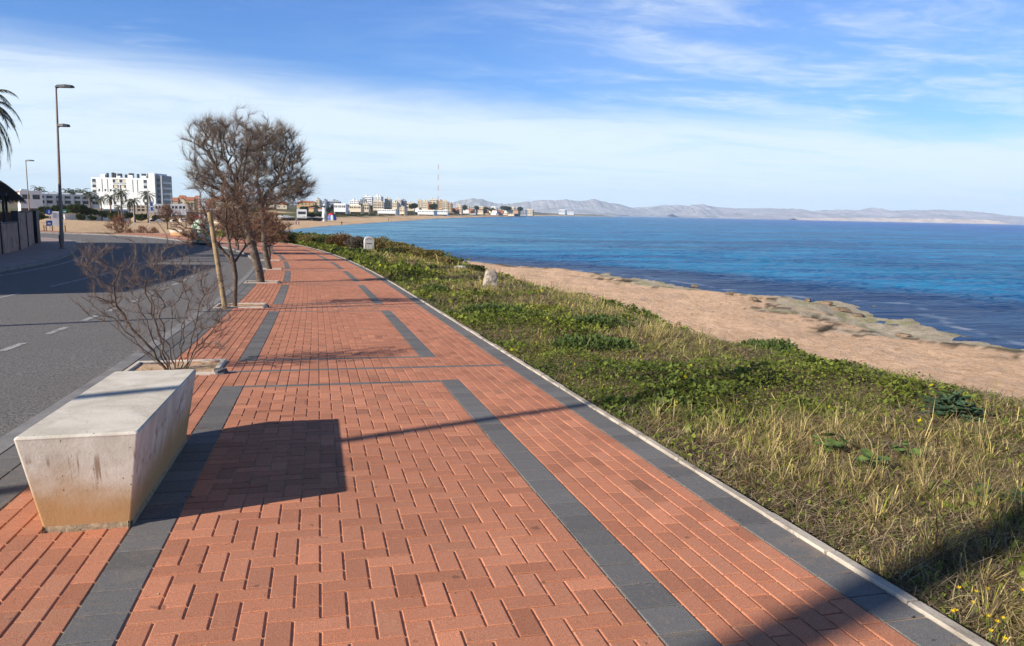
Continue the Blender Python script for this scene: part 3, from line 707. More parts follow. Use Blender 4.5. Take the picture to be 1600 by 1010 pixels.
def grow(stems, lobes, ntar, step, seed, up=.25, bend=.4, tip=.004, pipe=1.95, minr=None):
    """stems: list of polylines (list of (x,y,z)); lobes: (cx,cy,cz,rx,ry,rz,weight). returns nodes,parent,radius"""
    rg = np.random.default_rng(seed); P = []; par = []; plen = []
    for st in stems:
        last = -1
        if isinstance(st, tuple): last, st = st[0], st[1]
        for q in st:
            P.append(np.array(q, float)); par.append(last); plen.append(0 if last < 0 else plen[last]+np.linalg.norm(P[-1]-P[last])); last = len(P)-1
    nst = len(P); fork = [i for i in range(nst)]
    wts = np.array([l[6] for l in lobes]); wts = wts/wts.sum()
    T = []
    while len(T) < ntar:
        l = lobes[rg.choice(len(lobes), p=wts)]; q = rg.normal(size=3); q /= np.linalg.norm(q); q *= rg.random()**.40*(.75+.5*rg.random())
        T.append(np.array(l[:3])+q*np.array(l[3:6]))
    top = np.mean([l[:3] for l in lobes], 0); root = P[max(0, nst//2)]
    T.sort(key=lambda q: np.linalg.norm(q-root)+rg.random()*.6)
    Pa = np.zeros((ntar*14+nst, 3)); Pl = np.zeros(len(Pa)); n = nst
    for i in range(nst): Pa[i] = P[i]; Pl[i] = plen[i]
    par = par+[0]*(len(Pa)-nst)
    low = max(1, 0)
    for q in T:
        dd = np.linalg.norm(Pa[:n]-q, axis=1); pen = dd+.22*Pl[:n]+np.where(Pa[:n, 2] > q[2]-dd*.15, .5*dd, 0)+(Pa[:n, 2] < stems_low)*5
        i = int(np.argmin(pen)); p0 = Pa[i].copy(); dist = dd[i]; m = max(1, min(12, int(dist/step)))
        pdir = (Pa[i]-Pa[par[i]]) if par[i] >= 0 else np.array([0, 0, 1.]); pdir = pdir/(np.linalg.norm(pdir)+1e-9)
        c1 = p0+(pdir+np.array([0, 0, up]))*dist*bend; last = i
        for k in range(1, m+1):
            f = k/m; x_ = (1-f)**2*p0+2*f*(1-f)*c1+f*f*q+rg.normal(0, step*.09, 3)
            if n >= len(Pa): break
            Pa[n] = x_; par[n] = last; Pl[n] = Pl[last]+np.linalg.norm(x_-Pa[last]); last = n; n += 1
    Pa = Pa[:n]; par = np.array(par[:n]); cnt = np.zeros(n)
    leaf = np.ones(n, bool); leaf[par[par >= 0]] = False; cnt[leaf] = 1
    for i in range(n-1, -1, -1):
        if par[i] >= 0: cnt[par[i]] += cnt[i]
    rad_ = tip*cnt**(1/pipe)
    return Pa, par, rad_, leaf, cnt
stems_low = .5
def make_tree(name, label, cat, group, base, stems, lobes, ntar, step, seed, rtrunk, twn, twl, twr, tcol, tip=.004, thick=None, twup=.40, rz=0.0, low=.5, bend=.28, spread=.40):
    global stems_low; stems_low = low
    Pa, par, rd, leaf, cnt = grow(stems, lobes, ntar, step, seed, tip=tip, bend=bend)
    k_ = rtrunk/rd.max(); rd = np.where(cnt > 3, np.maximum(rd*k_, tip), tip*(1+.3*cnt)); rd = np.minimum(rd, rtrunk)
    rg = np.random.default_rng(seed+1); e = tag(empty(name, base, rz), label, cat, group)
    idx = np.where(par >= 0)[0]; segs = np.concatenate([Pa[par[idx]], Pa[idx], rd[par[idx]][:, None], rd[idx][:, None]], 1)
    # children start at own radius
    jump = segs[:, 6] > segs[:, 7]*1.8; segs[jump, 6] = segs[jump, 7]*1.5
    big = cnt[idx] > ntar*.13
    if big.sum() < 5: big = cnt[idx] > ntar*.035
    V, Fq = tubes_np(segs[big], 9); npmesh('trunk', V, Fq, bark, e, smooth=True)
    V, Fq = tubes_np(segs[~big], 4); npmesh('branches', V, Fq, bark, e, smooth=True)
    # feathery twigs: thin two sided slivers
    cand = np.where((cnt <= 6) & (par >= 0))[0]; cw = sst(.40, .62, fbm(Pa[cand, 0]*2.6/ (twl*3.5)+seed, Pa[cand, 2]*2.6/(twl*3.5)+Pa[cand, 1]*1.3, 2, 7))+.12; cw = cw/cw.sum(); src = rg.choice(cand, twn); o_ = Pa[src]; f = rg.random(twn)[:, None]; o_ = o_*(1-f)+Pa[par[src]]*f
    d = Pa[src]-Pa[par[src]]; d /= np.linalg.norm(d, axis=1, keepdims=True)+1e-9; d = d+rg.normal(0, spread, (twn, 3)); d[:, 2] += twup; d /= np.linalg.norm(d, axis=1, keepdims=True)
    L = twl*(.3+rg.random((twn, 1))**1.5*1.3); sd_ = np.cross(d, rg.normal(size=(twn, 3))); sd_ /= np.linalg.norm(sd_, axis=1, keepdims=True)
    w_ = twr*(.6+rg.random((twn, 1))*.8); mid = o_+d*L*.55+rg.normal(0, .06, (twn, 3))*L; end = o_+d*L+rg.normal(0, .16, (twn, 3))*L
    V = np.stack([o_-sd_*w_, o_+sd_*w_, mid+sd_*w_*.8, mid-sd_*w_*.8, end], 1).reshape(-1, 3); bs = np.arange(twn)[:, None]*5
    F4 = bs+np.array([[0, 1, 2, 3]]); F3 = bs+np.array([[3, 2, 4]])
    hz_ = fbm(o_[:, 0]*1.3+seed, o_[:, 2]*1.3+o_[:, 1], 3, 5); tc_ = np.array(tcol[0])*(1-hz_[:, None])+np.array(tcol[1])*hz_[:, None]
    tc_ = tc_*rg.uniform(.7, 1.35, (twn, 1)); npmesh('twigs', V, [F4, F3], twigm, e, cols=np.repeat(tc_, 5, 0))
    return e
TW = ((.15, .115, .085), (.25, .155, .095))
TG = ('bare tamarisk trees along the path')
# first shrub behind the bench: many stems from one pit
b0 = uvw(-.58, 8.42)
rg = random.Random(4); stems = []
for a, tilt, L in [(-175, .62, 1.5), (-160, .75, 1.4), (170, .40, 1.35), (-120, .35, 1.5), (20, .30, 1.45), (60, .22, 1.3), (-60, .30, 1.2), (5, .62, 1.3), (120, .5, 1.2), (-20, .5, 1.0), (-165, .22, 1.7), (-95, .05, 1.2), (178, .85, 1.3)]:
    d = Vector((math.cos(R(a))*math.sin(tilt), math.sin(R(a))*math.sin(tilt)*.8, math.cos(tilt))); st = []
    o_ = Vector((math.cos(R(a))*.07, math.sin(R(a))*.05, -.03)); m = 9
    for k in range(m+1): st.append(tuple(o_+d*L*k/m*.55+Vector((rg.uniform(-.02, .02), rg.uniform(-.02, .02), .05*(k/m)**2)))); 
    stems.append(st)
make_tree('bare_shrub', 'bare multi-stemmed shrub in the pit right behind the big concrete bench', 'shrub', None, b0, stems,
    [(-.48, 0, .95, .36, .45, .48, 1.3), (-.08, .1, 1.02, .38, .45, .48, 1.2), (.34, 0, .80, .30, .4, .45, 1.0), (-.28, 0, .5, .42, .45, .3, .6), (.42, 0, .45, .25, .4, .3, .4), (-.66, .0, .76, .28, .35, .32, .7), (-.78, 0, 1.15, .16, .3, .22, .4)],
    520, .05, 3, .0135, 12000, .09, .0007, ((.24, .20, .17), (.27, .185, .14)), tip=.0013, low=.10, bend=.10, twup=.55, spread=.42)
# second: thin forked tree beside the post
b0 = uvw(-.70, 15.68)
make_tree('tamarisk_tree', 'thin forked bare tree beside the leaning wooden post, second pit', 'tree', TG, b0,
    [[(0, 0, -.05), (.01, 0, .3), (.03, 0, .6), (.0, 0, .85)], (3, [(-.15, .02, 1.05), (-.33, .05, 1.3), (-.5, .08, 1.5), (-.72, .1, 1.68)]), (3, [(.10, .05, 1.0), (.22, .1, 1.18), (.35, .1, 1.3), (.42, .1, 1.5)]), (3, [(-.06, -.02, 1.2), (-.12, 0, 1.6), (-.1, 0, 2.0)])],
    [(-.5, .1, 1.7, .55, .6, .45, 1), (.35, .2, 1.6, .5, .6, .4, .9), (-.1, 0, 2.1, .6, .6, .5, 1.2), (-.9, .1, 1.45, .35, .4, .3, .5)], 330, .09, 12, .045, 7000, .16, .0019, ((.17, .12, .09), (.36, .17, .09)), tip=.004, low=.9, twup=.4)
# third: leaning trunk with the left half of the big crown
b0 = uvw(-.60, 22.78)
make_tree('tamarisk_tree', 'big bare tree leaning left over the third pit, crown reaching far left', 'tree', TG, b0,
    [[(0, 0, -.08), (-.05, 0, .35), (-.15, 0, .8), (-.24, .02, 1.2), (-.33, .05, 1.6), (-.42, .05, 2.0), (-.52, .05, 2.4)], (6, [(-.85, .1, 2.9), (-1.15, .15, 3.4), (-1.35, .2, 3.9)]), (6, [(-.45, -.1, 2.9), (-.35, -.1, 3.5), (-.25, -.1, 4.1)]), (6, [(-1.0, .2, 2.7), (-1.5, .3, 3.1)])],
    [(-1.30, .2, 4.0, .75, 1.0, .85, 1.3), (-1.2, .2, 4.6, .6, .9, .32, .8), (-.45, .1, 4.2, .80, 1.0, .85, 1.4), (-1.55, .2, 3.2, .5, .7, .45, .7), (-.75, .2, 3.0, .9, .9, .7, 1.5), (-.2, .2, 2.5, .7, .7, .5, .9), (-.9, .1, 2.2, .7, .7, .4, .6)],
    900, .13, 21, .12, 31000, .30, .0019, ((.20, .17, .135), (.29, .20, .14)), tip=.0032, low=1.8).scale = (.98, 1, .95)
b0 = uvw(-.56, 30.2)
make_tree('tamarisk_tree', 'tall bare tree with upright dark trunk, fourth pit, crown reaching right towards the sea', 'tree', TG, b0,
    [[(0, 0, -.08), (-.12, 0, .5), (-.20, .0, 1.0), (-.18, .02, 1.6), (-.22, .05, 2.2), (-.25, .05, 2.7)], (5, [(.1, .1, 3.2), (.45, .1, 3.8), (.7, .1, 4.6)]), (5, [(-.4, -.1, 3.5), (-.3, -.1, 4.3), (-.1, -.1, 5.1)]), (5, [(.35, .2, 2.9), (.9, .3, 3.3), (1.3, .3, 3.6)])],
    [(.25, .2, 5.25, .85, 1.1, .70, 1.4), (.80, .2, 4.5, .7, 1.1, .8, 1.1), (1.15, .2, 3.4, .65, .9, .5, 1.0), (.2, .2, 4.0, 1.0, 1.0, 1.0, 1.6), (-.6, .1, 4.3, .8, 1.0, 1.1, .8), (.6, .2, 3.0, .9, .9, .45, 1.1), (-.3, .2, 4.9, .7, .9, .8, .8)],
    950, .16, 31, .105, 33000, .36, .0024, ((.19, .165, .13), (.30, .195, .13)), tip=.0040, low=2.2).scale = (.98, 1, .95)
for k, (u, v, h_, lb) in enumerate([(-.6, 37.45, 2.3, 'low reddish bare tree behind the two big trees, fifth pit'), (-.55, 44.3, 2.2, 'small bare tree at the sixth pit beside the small concrete bench'), (-1.9, 49, 2.2, 'brushy bare tree on the paved corner right of the green container'), (-1.6, 55, 2.1, 'low brushy bare tree beyond the sixth pit, farthest along the path')]):
    b0 = uvw(u, v); s_ = h_/2.3
    make_tree('tamarisk_tree', lb, 'tree', TG, b0, [[(0, 0, -.05), (.03, 0, .3*s_), (-.02, 0, .6*s_)], (2, [(-.3*s_, 0, 1.0*s_), (-.5*s_, .1, 1.4*s_)]), (2, [(.2*s_, .1, 1.0*s_), (.4*s_, .1, 1.4*s_)])],
        [(-.4*s_, 0, 1.5*s_, .8*s_, .8, .6*s_, 1), (.45*s_, 0, 1.5*s_, .8*s_, .8, .6*s_, 1), (0, 0, 1.0*s_, .7*s_, .7, .4*s_, .7), (0, 0, 1.95*s_, .6*s_, .6, .35*s_, .7)], 260, .14, 50+k, .06, 5500, .27, .005, ((.17, .12, .085), (.36, .17, .10)), tip=.008, low=.55)

# wooden post, leaning, in the second pit
pw = mat('weathered_post', (.36, .255, .13), .9, .2, 5, bump=.6, bs=14, col2=(.20, .14, .08), c2s=9, c2t=(.52, .64))
b0 = Vector(uvw(-.83, 15.24)); mb = MB(); n = 14; vs = []; fs = []
for j in range(10):
    f = j/9; cx0 = -.225*f; r_ = .052-.006*f
    for k in range(n): a = 2*math.pi*k/n; vs.append((cx0+r_*math.cos(a), r_*math.sin(a), -.08+1.93*f+(.012*math.cos(a) if j == 9 else 0)))
for j in range(9):
    for k in range(n): fs.append((j*n+k, j*n+(k+1) % n, (j+1)*n+(k+1) % n, (j+1)*n+k))
fs.append(tuple(9*n+k for k in range(n))); mb.add(vs, fs)
tag(mb.build('wooden_post', pw, None, b0, smooth=False), 'leaning round wooden post in the second tree pit, left of the thin tree', 'post')

# ------------------------------------------------------------------ street lamps
def lamp(loc, h, rz, label, lower=True, lean=.0, armw=.95):
    e = tag(empty('street_lamp', loc, rz), label, 'street lamp', 'street lamps along the road')
    mb = MB(); mb.lathe([(.20, 0), (.20, .03), (.115, .035), (.115, .9), (.10, 1.0), (.062, h*.62), (.045, h)], 12)
    o = mb.build('pole', M['pole'], e, smooth=False); o.rotation_euler = (0, lean, 0)
    def head(z, L, x0=0):
        mb = MB(); x0 = x0+lean*z; mb.tube([(x0, 0, z-.02), (x0+.25*L, 0, z+.06), (x0+.5*L, 0, z+.07)], .03, 8); hd = mb.build('arm', M['darkm'], e)
        mb = MB(); vs = []; pr = [(.0, .08, .03), (.14, .17, .07), (.6, .20, .085), (.95, .17, .07), (1.05, .07, .03)]
        for xx, ww, hh in pr: vs += [(x0-.02+xx*L, -ww, z+.03), (x0-.02+xx*L, ww, z+.03), (x0-.02+xx*L, ww*.7, z+.03+hh*1.8), (x0-.02+xx*L, -ww*.7, z+.03+hh*1.8)]
        fs = [(j*4+k, j*4+(k+1) % 4, (j+1)*4+(k+1) % 4, (j+1)*4+k) for j in range(4) for k in range(4)]+[(0, 3, 2, 1), (16, 17, 18, 19)]
        mb.add(vs, fs); lh = mb.build('lamp_head', M['darkm'], e)
        mb = MB(); mb.box(x0+.25*L, x0+.85*L, -.09, .09, z+.012, z+.029); mb.build('lens', M['rail'], lh)
    head(h-.06, armw)
    if lower: head(h*.757, armw*.66, .03)
    mb = MB(); mb.box(-.125, -.095, -.05, .05, .35, .75, None, .004); mb.build('access_door', M['darkm'], e)
    return e
L1 = at(97, 388, 41.8); L1 = (L1[0], L1[1], float(zg(L1[0], L1[1])))
lamp(L1, 8.85, R(-13), 'tall street lamp with two heads on the shaded corner of the sidewalk', True, .030)
p = at(45.5, 330, 88); lamp((p[0], p[1], hz(p[0], p[1])), 8.9, R(-15), 'distant street lamp standing left behind the first one', False, .005)
p = at(213, 330, 190)
# the poles that throw the thin shadows across the bench and the road stand left of the camera
lamp((-10.1, .93, float(zg(-10.1, .93))), 10.0, R(15), 'street lamp left of the camera whose shadow crosses the bench', True, 0)
lamp((-10.1, 11.15, float(zg(-10.1, 11.15))), 9.0, R(15), 'thin unseen pole left of the frame whose thin shadow crosses the road', False, 0)  # stands for a thin unseen pole; the lamp parts are added

# ------------------------------------------------------------------ garden wall on the left with fence, shelter, parasol
wallm = mat('pinkish_wall', (.44, .28, .21), .9, .15, 1.2, bump=.5, bs=20, col2=(.18, .12, .10), c2s=2)
wl = tag(empty('garden_wall', (0, 0, 0)), 'brownish garden wall with dark vertical piers at the left edge', 'wall')
wp_ = [Vector((a, b_, 0)) for a, b_ in [(-12.4, 20), (-12.6, 25), (-12.75, 29), (-12.95, 33), (-13.3, 37), (-13.7, 40.5), (-14.5, 45.0), (-15.6, 49.5), (-16.9, 54.6)]]
for i, (a, b_) in enumerate(zip(wp_[:-1], wp_[1:])):
    d = (b_-a); L = d.length; an = math.atan2(d.y, d.x); h0 = 1.35 if i < 6 else 2.0
    if i == 5: h0 = 1.45
    z = float(min(zg(a.x, a.y), zg(b_.x, b_.y))); Mx = Matrix.Translation((a.x, a.y, z)) @ Matrix.Rotation(an, 4, 'Z')
    mb = MB(); mb.box(.16, L-.16, .0, .22, -.3, h0, Mx); mb.build('wall_panel', wallm, wl)
    mb = MB(); mb.box(.16, L-.16, -.03, .25, h0+.002, h0+.07, Mx, .01); mb.build('coping', mat('coping', (.16, .12, .105), .9, .2, 3), wl)
    mb = MB(); mb.box(-.158, .158, -.05, .27, -.3, h0+.12, Mx, .01); mb.build('pier', M['darkm'], wl)
mb = MB(); a = wp_[-1]; z = float(zg(a.x, a.y)); mb.box(a.x-.25, a.x+.25, a.y-.2, a.y+.3, z-.3, z+2.1, None, .01); mb.build('pier', M['darkm'], wl)
mb = MB()
for (a, b_) in (((-17.2, 54.8), (-34, 60)),): 
    d = Vector((b_[0]-a[0], b_[1]-a[1], 0)); Mx = Matrix.Translation((a[0], a[1], -1.3)) @ Matrix.Rotation(math.atan2(d.y, d.x), 4, 'Z'); mb.box(0, d.length, 0, .2, 0, 2.1, Mx)
mb.build('wall_panel', wallm, wl)
# shelter: flat roof on posts behind the wall
sh = tag(empty('terrace_shelter', (-21.2, 53.0, -1.2), R(17)), 'dark flat roofed terrace shelter behind the garden wall', 'shelter')
mb = MB(); mb.box(-6, 3.3, -1.5, 2.5, 3.05, 3.22, None, .02); mb.build('roof', M['darkm'], sh)
for xx in (-5.7, -2.8, .2, 3.1):
    for yy in (-1.3, 2.3): mb = MB(); mb.box(xx-.07, xx+.07, yy-.07, yy+.07, 0, 3.048); mb.build('post', M['darkm'], sh)
mb = MB(); mb.box(-6, 3.2, 2.35, 2.4, 0, 1.2); mb.build('back_screen', M['darkm'], sh)
bal = tag(empty('balustrade', (-20.4, 52.3, -1.2), R(17)), 'row of white balusters with rail on top of the garden terrace', 'balustrade')
mb = MB(); mb.box(-6, 2.2, -.06, .06, 2.95-.25, 2.8, None, .01); mb.build('rail', M['white'], bal)
for k in range(20):
    mb = MB(); xx = -5.8+k*.41; mb.lathe([(.07, 1.9), (.05, 2.0), (.09, 2.2), (.045, 2.5), (.06, 2.695)], 8, None, xx, 0); mb.build('baluster', M['white'], bal)
mb = MB(); mb.box(-6, 2.2, -.10, .10, 0.1, 1.89); mb.build('plinth', wallm, bal)
# thatched parasol
def parasol(loc, r, h, label):
    e = tag(empty('thatched_parasol', loc), label, 'parasol')
    mb = MB(); mb.lathe([(.06, 0), (.06, h*.8)], 8); mb.build('pole', M['pole'], e)
    n = 9000; rg_ = np.random.default_rng(8); f = rg_.random(n)**.5; a = rg_.random(n)*2*np.pi
    def sh_(f_): return h-(h*.36)*f_**1.7
    o_ = np.stack([f*r*np.cos(a), f*r*np.sin(a), sh_(f)], 1); f2 = f+.13; e_ = np.stack([f2*r*np.cos(a+.02), f2*r*np.sin(a+.02), sh_(f2)+.03+rg_.normal(0, .05, n)], 1); sd_ = np.stack([-np.sin(a), np.cos(a), a*0], 1)*.02
    V = np.stack([o_-sd_, o_+sd_, e_], 1).reshape(-1, 3); npmesh('thatch', V, np.arange(3*n).reshape(n, 3), twigm, e, cols=np.repeat(np.array([[.10, .075, .055]])*rg_.uniform(.5, 1.4, (n, 1)), 3, 0))
    mb = MB(); mb.lathe([(r*1.0*f_, sh_(f_)-.05) for f_ in (1, .8, .6, .4, .2, .02)], 20); mb.build('canopy', mat('thatch_base', (.05, .04, .03), .95), e)
p = at(-27, 330, 47); parasol((p[0], p[1], -1.2), 2.25, 4.45, 'dark thatched parasol rising behind the garden wall at the left edge')

# ------------------------------------------------------------------ palms
palmg = mat('palm_leaf', (1, 1, 1), .6, .15, 3, attr=True, spec=.3, trans=.15)
palmb = mat('palm_trunk', (.17, .12, .085), .95, .3, 6, bump=1, bs=12)
def frond_arrays(L, droop, a, el, nl, ll, lw, rg_, colr):
    s = np.linspace(0, 1, 12); hx = np.cumsum(np.cos(el-droop*s)*L/12); hz_ = np.cumsum(np.sin(el-droop*s)*L/12)
    P = np.stack([hx*np.cos(a), hx*np.sin(a), hz_], 1); segs = np.concatenate([P[:-1], P[1:], np.linspace(.02, .005, 11)[:, None]*L/2.2, np.linspace(.018, .004, 11)[:, None]*L/2.2], 1)
    t_ = np.linspace(.12, 1, nl); B = np.stack([np.interp(t_, s, P[:, i]) for i in range(3)], 1); D = np.gradient(B, axis=0); D /= np.linalg.norm(D, axis=1, keepdims=True)+1e-9
    side = np.stack([-np.sin(a)*np.ones(nl), np.cos(a)*np.ones(nl), 0*t_], 1); Vs = []; 
    for sg in (-1, 1):
        d = side*sg*.8+D*.75+np.array([0, 0, -.25])+rg_.normal(0, .12, (nl, 3)); d /= np.linalg.norm(d, axis=1, keepdims=True)
        LL_ = (ll*np.sin(np.clip(t_*2.6+.25, 0, 2.6))**.6*(1-.35*t_))[:, None]; ww = D*lw
        Vs.append(np.stack([B-ww, B+ww, B+d*LL_+np.array([0, 0, -1])*LL_*.15], 1))
    return segs, np.concatenate(Vs).reshape(-1, 3)
def palm(h, nf, L, seed, nl=40, label=None, group=None, trunkr=.2, lw=.018):
    rg_ = np.random.default_rng(seed); e = tag(empty('palm_tree'), label, 'palm tree', group)
    mb = MB(); mb.lathe([(trunkr*1.4, -.3), (trunkr, .5), (trunkr*.8, h*.6), (trunkr*.9, h-.2), (trunkr*1.3, h), (trunkr*.5, h+.25)], 9); mb.build('trunk', palmb, e)
    SS = []; VV = []
    for k in range(nf):
        a = k*2.39996+rg_.random()*.3; q = (k/nf); el = 1.25-1.75*q+rg_.normal(0, .08); s_, v_ = frond_arrays(L*(.85+.3*rg_.random()), 1.5+.3*rg_.random(), a, el, nl, L*.22, lw, rg_, None); SS.append(s_); VV.append(v_)
    s_ = np.concatenate(SS); s_[:, 2] += h; s_[:, 5] += h; V, Fq = tubes_np(s_, 4); V2 = np.concatenate(VV); V2[:, 2] += h
    cr = empty('crown'); cr.parent = e
    bpy.data.objects.remove(cr)
    Vt = np.concatenate([V, V2]); F3 = len(V)+np.arange(len(V2)).reshape(-1, 3); cols_ = np.concatenate([np.tile([[.16, .15, .07]], (len(V), 1)), np.repeat(np.array([[.075, .085, .045]])*rg_.uniform(.6, 1.6, (len(V2)//3, 1)), 3, 0)])
    npmesh('crown', Vt, [Fq, F3], palmg, e, cols=cols_); return e
big = palm(6.3, 44, 2.9, 5, 46, 'large palm at the left edge of the picture, only its frond tips showing', None, .26, .03)
p = at(-34, 152, 34); big.location = (p[0], p[1], float(zg(p[0], p[1]))-.3); 
for c_ in big.children: pass
# height chosen so that its crown stands where the fronds are seen
hh = p[2]-big.location.z; big.scale = (.62, .62, hh/6.3*.9)
PG = 'small palms around the white hotel'
protos = [palm(6.5, 26, 2.4, 40+i, 12, None, PG, .22, .10) for i in range(3)]
PL = [(128, 322, 294, 262, 'lone palm left of the tall lamp pole, far behind the white walls'), (62.5, 324, 290, 262, 'lone slender palm standing above the white boundary walls, at the far left'),
      (108, 326, 294, 264, 'palm just right of the tall lamp pole'), (117, 326, 295, 266, 'palm second to the right of the tall lamp pole'), (135, 334, 299, 268, 'palm right in front of the left corner of the white hotel'),
      (142, 330, 297, 235, 'palm touching the left corner of the white hotel'), (191, 345, 294, 222, 'tall palm in front of the middle windows of the white hotel'), (232, 345, 298, 225, 'palm in front of the right windows of the white hotel'),
      (174, 342, 303, 230, 'short palm left of the tall palm before the hotel'), (211, 340, 309, 235, 'low bushy palm before the hotel entrance'), (203, 340, 310, 235, 'low palm left of the hotel entrance'), (186, 345, 320, 220, 'broad low palm at the foot of the hotel'),
      (82, 327, 299, 268, 'palm behind the white walls, left of the lamp pole'), (88, 327, 300, 270, 'palm hidden partly by the tall lamp pole'), (51, 326, 299, 270, 'palm behind the walls, next to the distant street lamp'), (159, 337, 306, 240, 'low palm in the hotel garden, left end'), (262, 338, 318, 300, 'low palm at the right end of the hotel')]
for i, (px, pb, pt, Z, lb) in enumerate(PL):
    o = protos[i] if i < 3 else copy_tree(protos[i % 3]); p = at(px, pb, Z); t_ = at(px, pt, Z); g_ = hz(p[0], p[1]); h_ = max(2.5, t_[2]-g_); sc = min(1.3, h_/7.3)
    o.location = (p[0], p[1], g_); o.scale = (max(.65, sc), max(.65, sc), h_/7.6); o.rotation_euler[2] = i*1.3; o['label'] = lb

# ------------------------------------------------------------------ buildings
def yawto(px): 
    v = at(px, 320, 100)-CAM; return math.atan2(v[0], v[1])
def place(px, py, Z, phi=0.0):
    p = at(px, py, Z); return p, -yawto(px)-phi
def block(x0, x1, yt, yb, Z, col, st, bays, phi, label, depth=12, roof=None, extras=(), cat='building', group=None, dark=None):
    """apartment block with real floor bands, piers and recessed dark openings; front is local -y"""
    p0, rz = place((x0+x1)/2, yb, Z, phi); Wd = (x1-x0)*Z/FPX; Hh = (yb-yt)*Z/FPX
    W_ = max(3.0, (Wd-abs(math.sin(phi))*depth*.9)/max(.5, math.cos(phi))); e = tag(empty('building', p0, rz), label, cat, group)
    hw = W_/2; sh = Hh/st; bw = W_/bays
    mb = MB()
    for k in range(st+1):
        z0 = k*sh-(.0 if k else 1.6); z1 = k*sh+sh*(.40 if k < st else .12)
        if k == st: z0, z1 = Hh-.15*sh, Hh+.22*sh
        mb.box(-hw, hw, -.02, .75, z0, z1)
    for k in range(bays+1):
        xx = -hw+k*bw; pw_ = min(.9, bw*.24)*(1.0 if k % 2 else 1.7); mb.box(max(-hw, xx-pw_/2)-.004, min(hw, xx+pw_/2)+.004, -.06, .752, -1.59, Hh-.01)
    mb.box(-hw-.004, -hw+.3, .756, depth, -3, Hh); mb.box(hw-.3, hw+.004, .756, depth, -3, Hh); mb.box(-hw+.302, hw-.302, depth-.3, depth-.002, -3, Hh)
    mb.build('wall', M[col], e)
    mb = MB(); mb.box(-hw+.303, hw-.303, .757, depth-.304, -2, Hh-.18); mb.build('recessed_glazing', M['glass'] if not dark else M[dark], e)
    mb = MB(); mb.box(-hw+.304, hw-.304, .76, depth-.306, Hh-.17, Hh+.02)
    for (bx, bw2, bh) in extras: mb.box(-hw+bx*W_, -hw+(bx+bw2)*W_, depth*.3, depth*.75, Hh+.021, Hh+bh)
    mb.build('roof', M[roof or col], e)
    for sgn in (-1, 1):      # side windows
        if depth > 9:
            for k in range(st):
                for j in (.3, .65):
                    mb = MB(); xx = sgn*(hw+.004); mb.box(min(xx, xx+sgn*.05), max(xx, xx+sgn*.05), depth*j-.6, depth*j+.6, k*sh+sh*.35, k*sh+sh*.78); mb.build('side_window', M['glass'], e)
    return e
def gable(x0, x1, yt, yb, Z, col, phi, label, depth=9, roof='terra', rh=.38, group=None):
    p0, rz = place((x0+x1)/2, yb, Z, phi); W_ = (x1-x0)*Z/FPX; Hh = (yb-yt)*Z/FPX; e = tag(empty('house', p0, rz), label, 'house', group); hw = W_/2; h1 = Hh*(1-rh)
    mb = MB(); mb.box(-hw, hw, 0, depth, -3, h1); mb.build('wall', M[col], e)
    mb = MB(); o_ = .4; mb.add([(-hw-o_, -o_, h1+.01), (hw+o_, -o_, h1+.01), (hw+o_, depth+o_, h1+.01), (-hw-o_, depth+o_, h1+.01), (-hw*.7, depth/2, Hh), (hw*.7, depth/2, Hh)], [(0,1,5,4), (1,2,5), (2,3,4,5), (3,0,4), (0,3,2,1)]); mb.build('roof', M[roof], e)
    n = max(1, int(W_/3.2))
    for k in range(n):
        for lv in range(1 if h1 < 4 else 2):
            xx = -hw+(k+.5)*W_/n; z = .9+lv*2.8
            if z+1.2 < h1: mb = MB(); mb.box(xx-.5, xx+.5, -.05, -.003, z, z+1.2); mb.build('window', M['glass'], e)
    return e

# the white hotel
Zh = 400; p0, rz = place(190, 330, Zh, .50); HT = tag(empty('hotel', p0, rz), 'large white hotel block with flat roof, balconies and a shaded right end', 'hotel')
s_ = Zh/FPX; Wf = 31.5; hw = Wf/2; Hh = (330-280)*s_; sh = Hh/5.9; dp = 14
z_of = lambda py: (330-py)*s_
openings = [(.02, .085), (.375, .475), (.49, .60), (.905, .965)]
xs = [0]+[v for o_ in openings for v in o_]+[1]
mb = MB()
for k in range(5):     # wall pieces between the loggia columns, set as real openings
    a, b_ = xs[2*k], xs[2*k+1]; mb.box(-hw+a*Wf, -hw+b_*Wf, 0, .4, -4, Hh)
mb.box(-hw, hw, .401, dp, -4, Hh-.003)
for (a, b_) in openings:
    for k in range(7):
        z0 = Hh-.5-k*sh*1.0; mb.box(-hw+a*Wf+.002, -hw+b_*Wf-.002, 0.003, .398, z0-.0, min(Hh-.002, z0+.55)) if z0 > -3 else None
mb.box(-hw, hw, -.12, -.003, Hh*.545, Hh*.565)
mb.build('wall', M['white'], HT)
for (a, b_) in openings:
    for k in range(5):
        z0 = Hh-.5-(k+1)*sh+.56; mb = MB(); mb.box(-hw+a*Wf+.1, -hw+b_*Wf-.1, .30, .399, z0, z0+sh-.6); w_ = mb.build('balcony_opening', M['glass'], HT)
        mb = MB(); mb.box(-hw+a*Wf+.05, -hw+b_*Wf-.05, -.15, -.05, z0-.1, z0+.75); mb.build('balcony_parapet', M['white'] if k % 2 else M['rail'], HT)
        if b_-a > .08: mb = MB(); xm = -hw+(a+(b_-a)*(.45 if k % 2 else .7))*Wf; mb.box(xm-.9, xm+.9, .2, .298, z0+.1, z0+sh-.8); mb.build('shutter', M['cream'] if k < 2 else M['white'], HT)
for px_, f0 in ((.135, .40), (.24, .40), (.33, .40), (.335, .60)): mb = MB(); mb.box(-hw+px_*Wf-.45, -hw+px_*Wf+.45, -.04, -.004, Hh*(1-f0)-.0, Hh*(1-f0)+1.2); mb.build('window', M['glass'], HT)
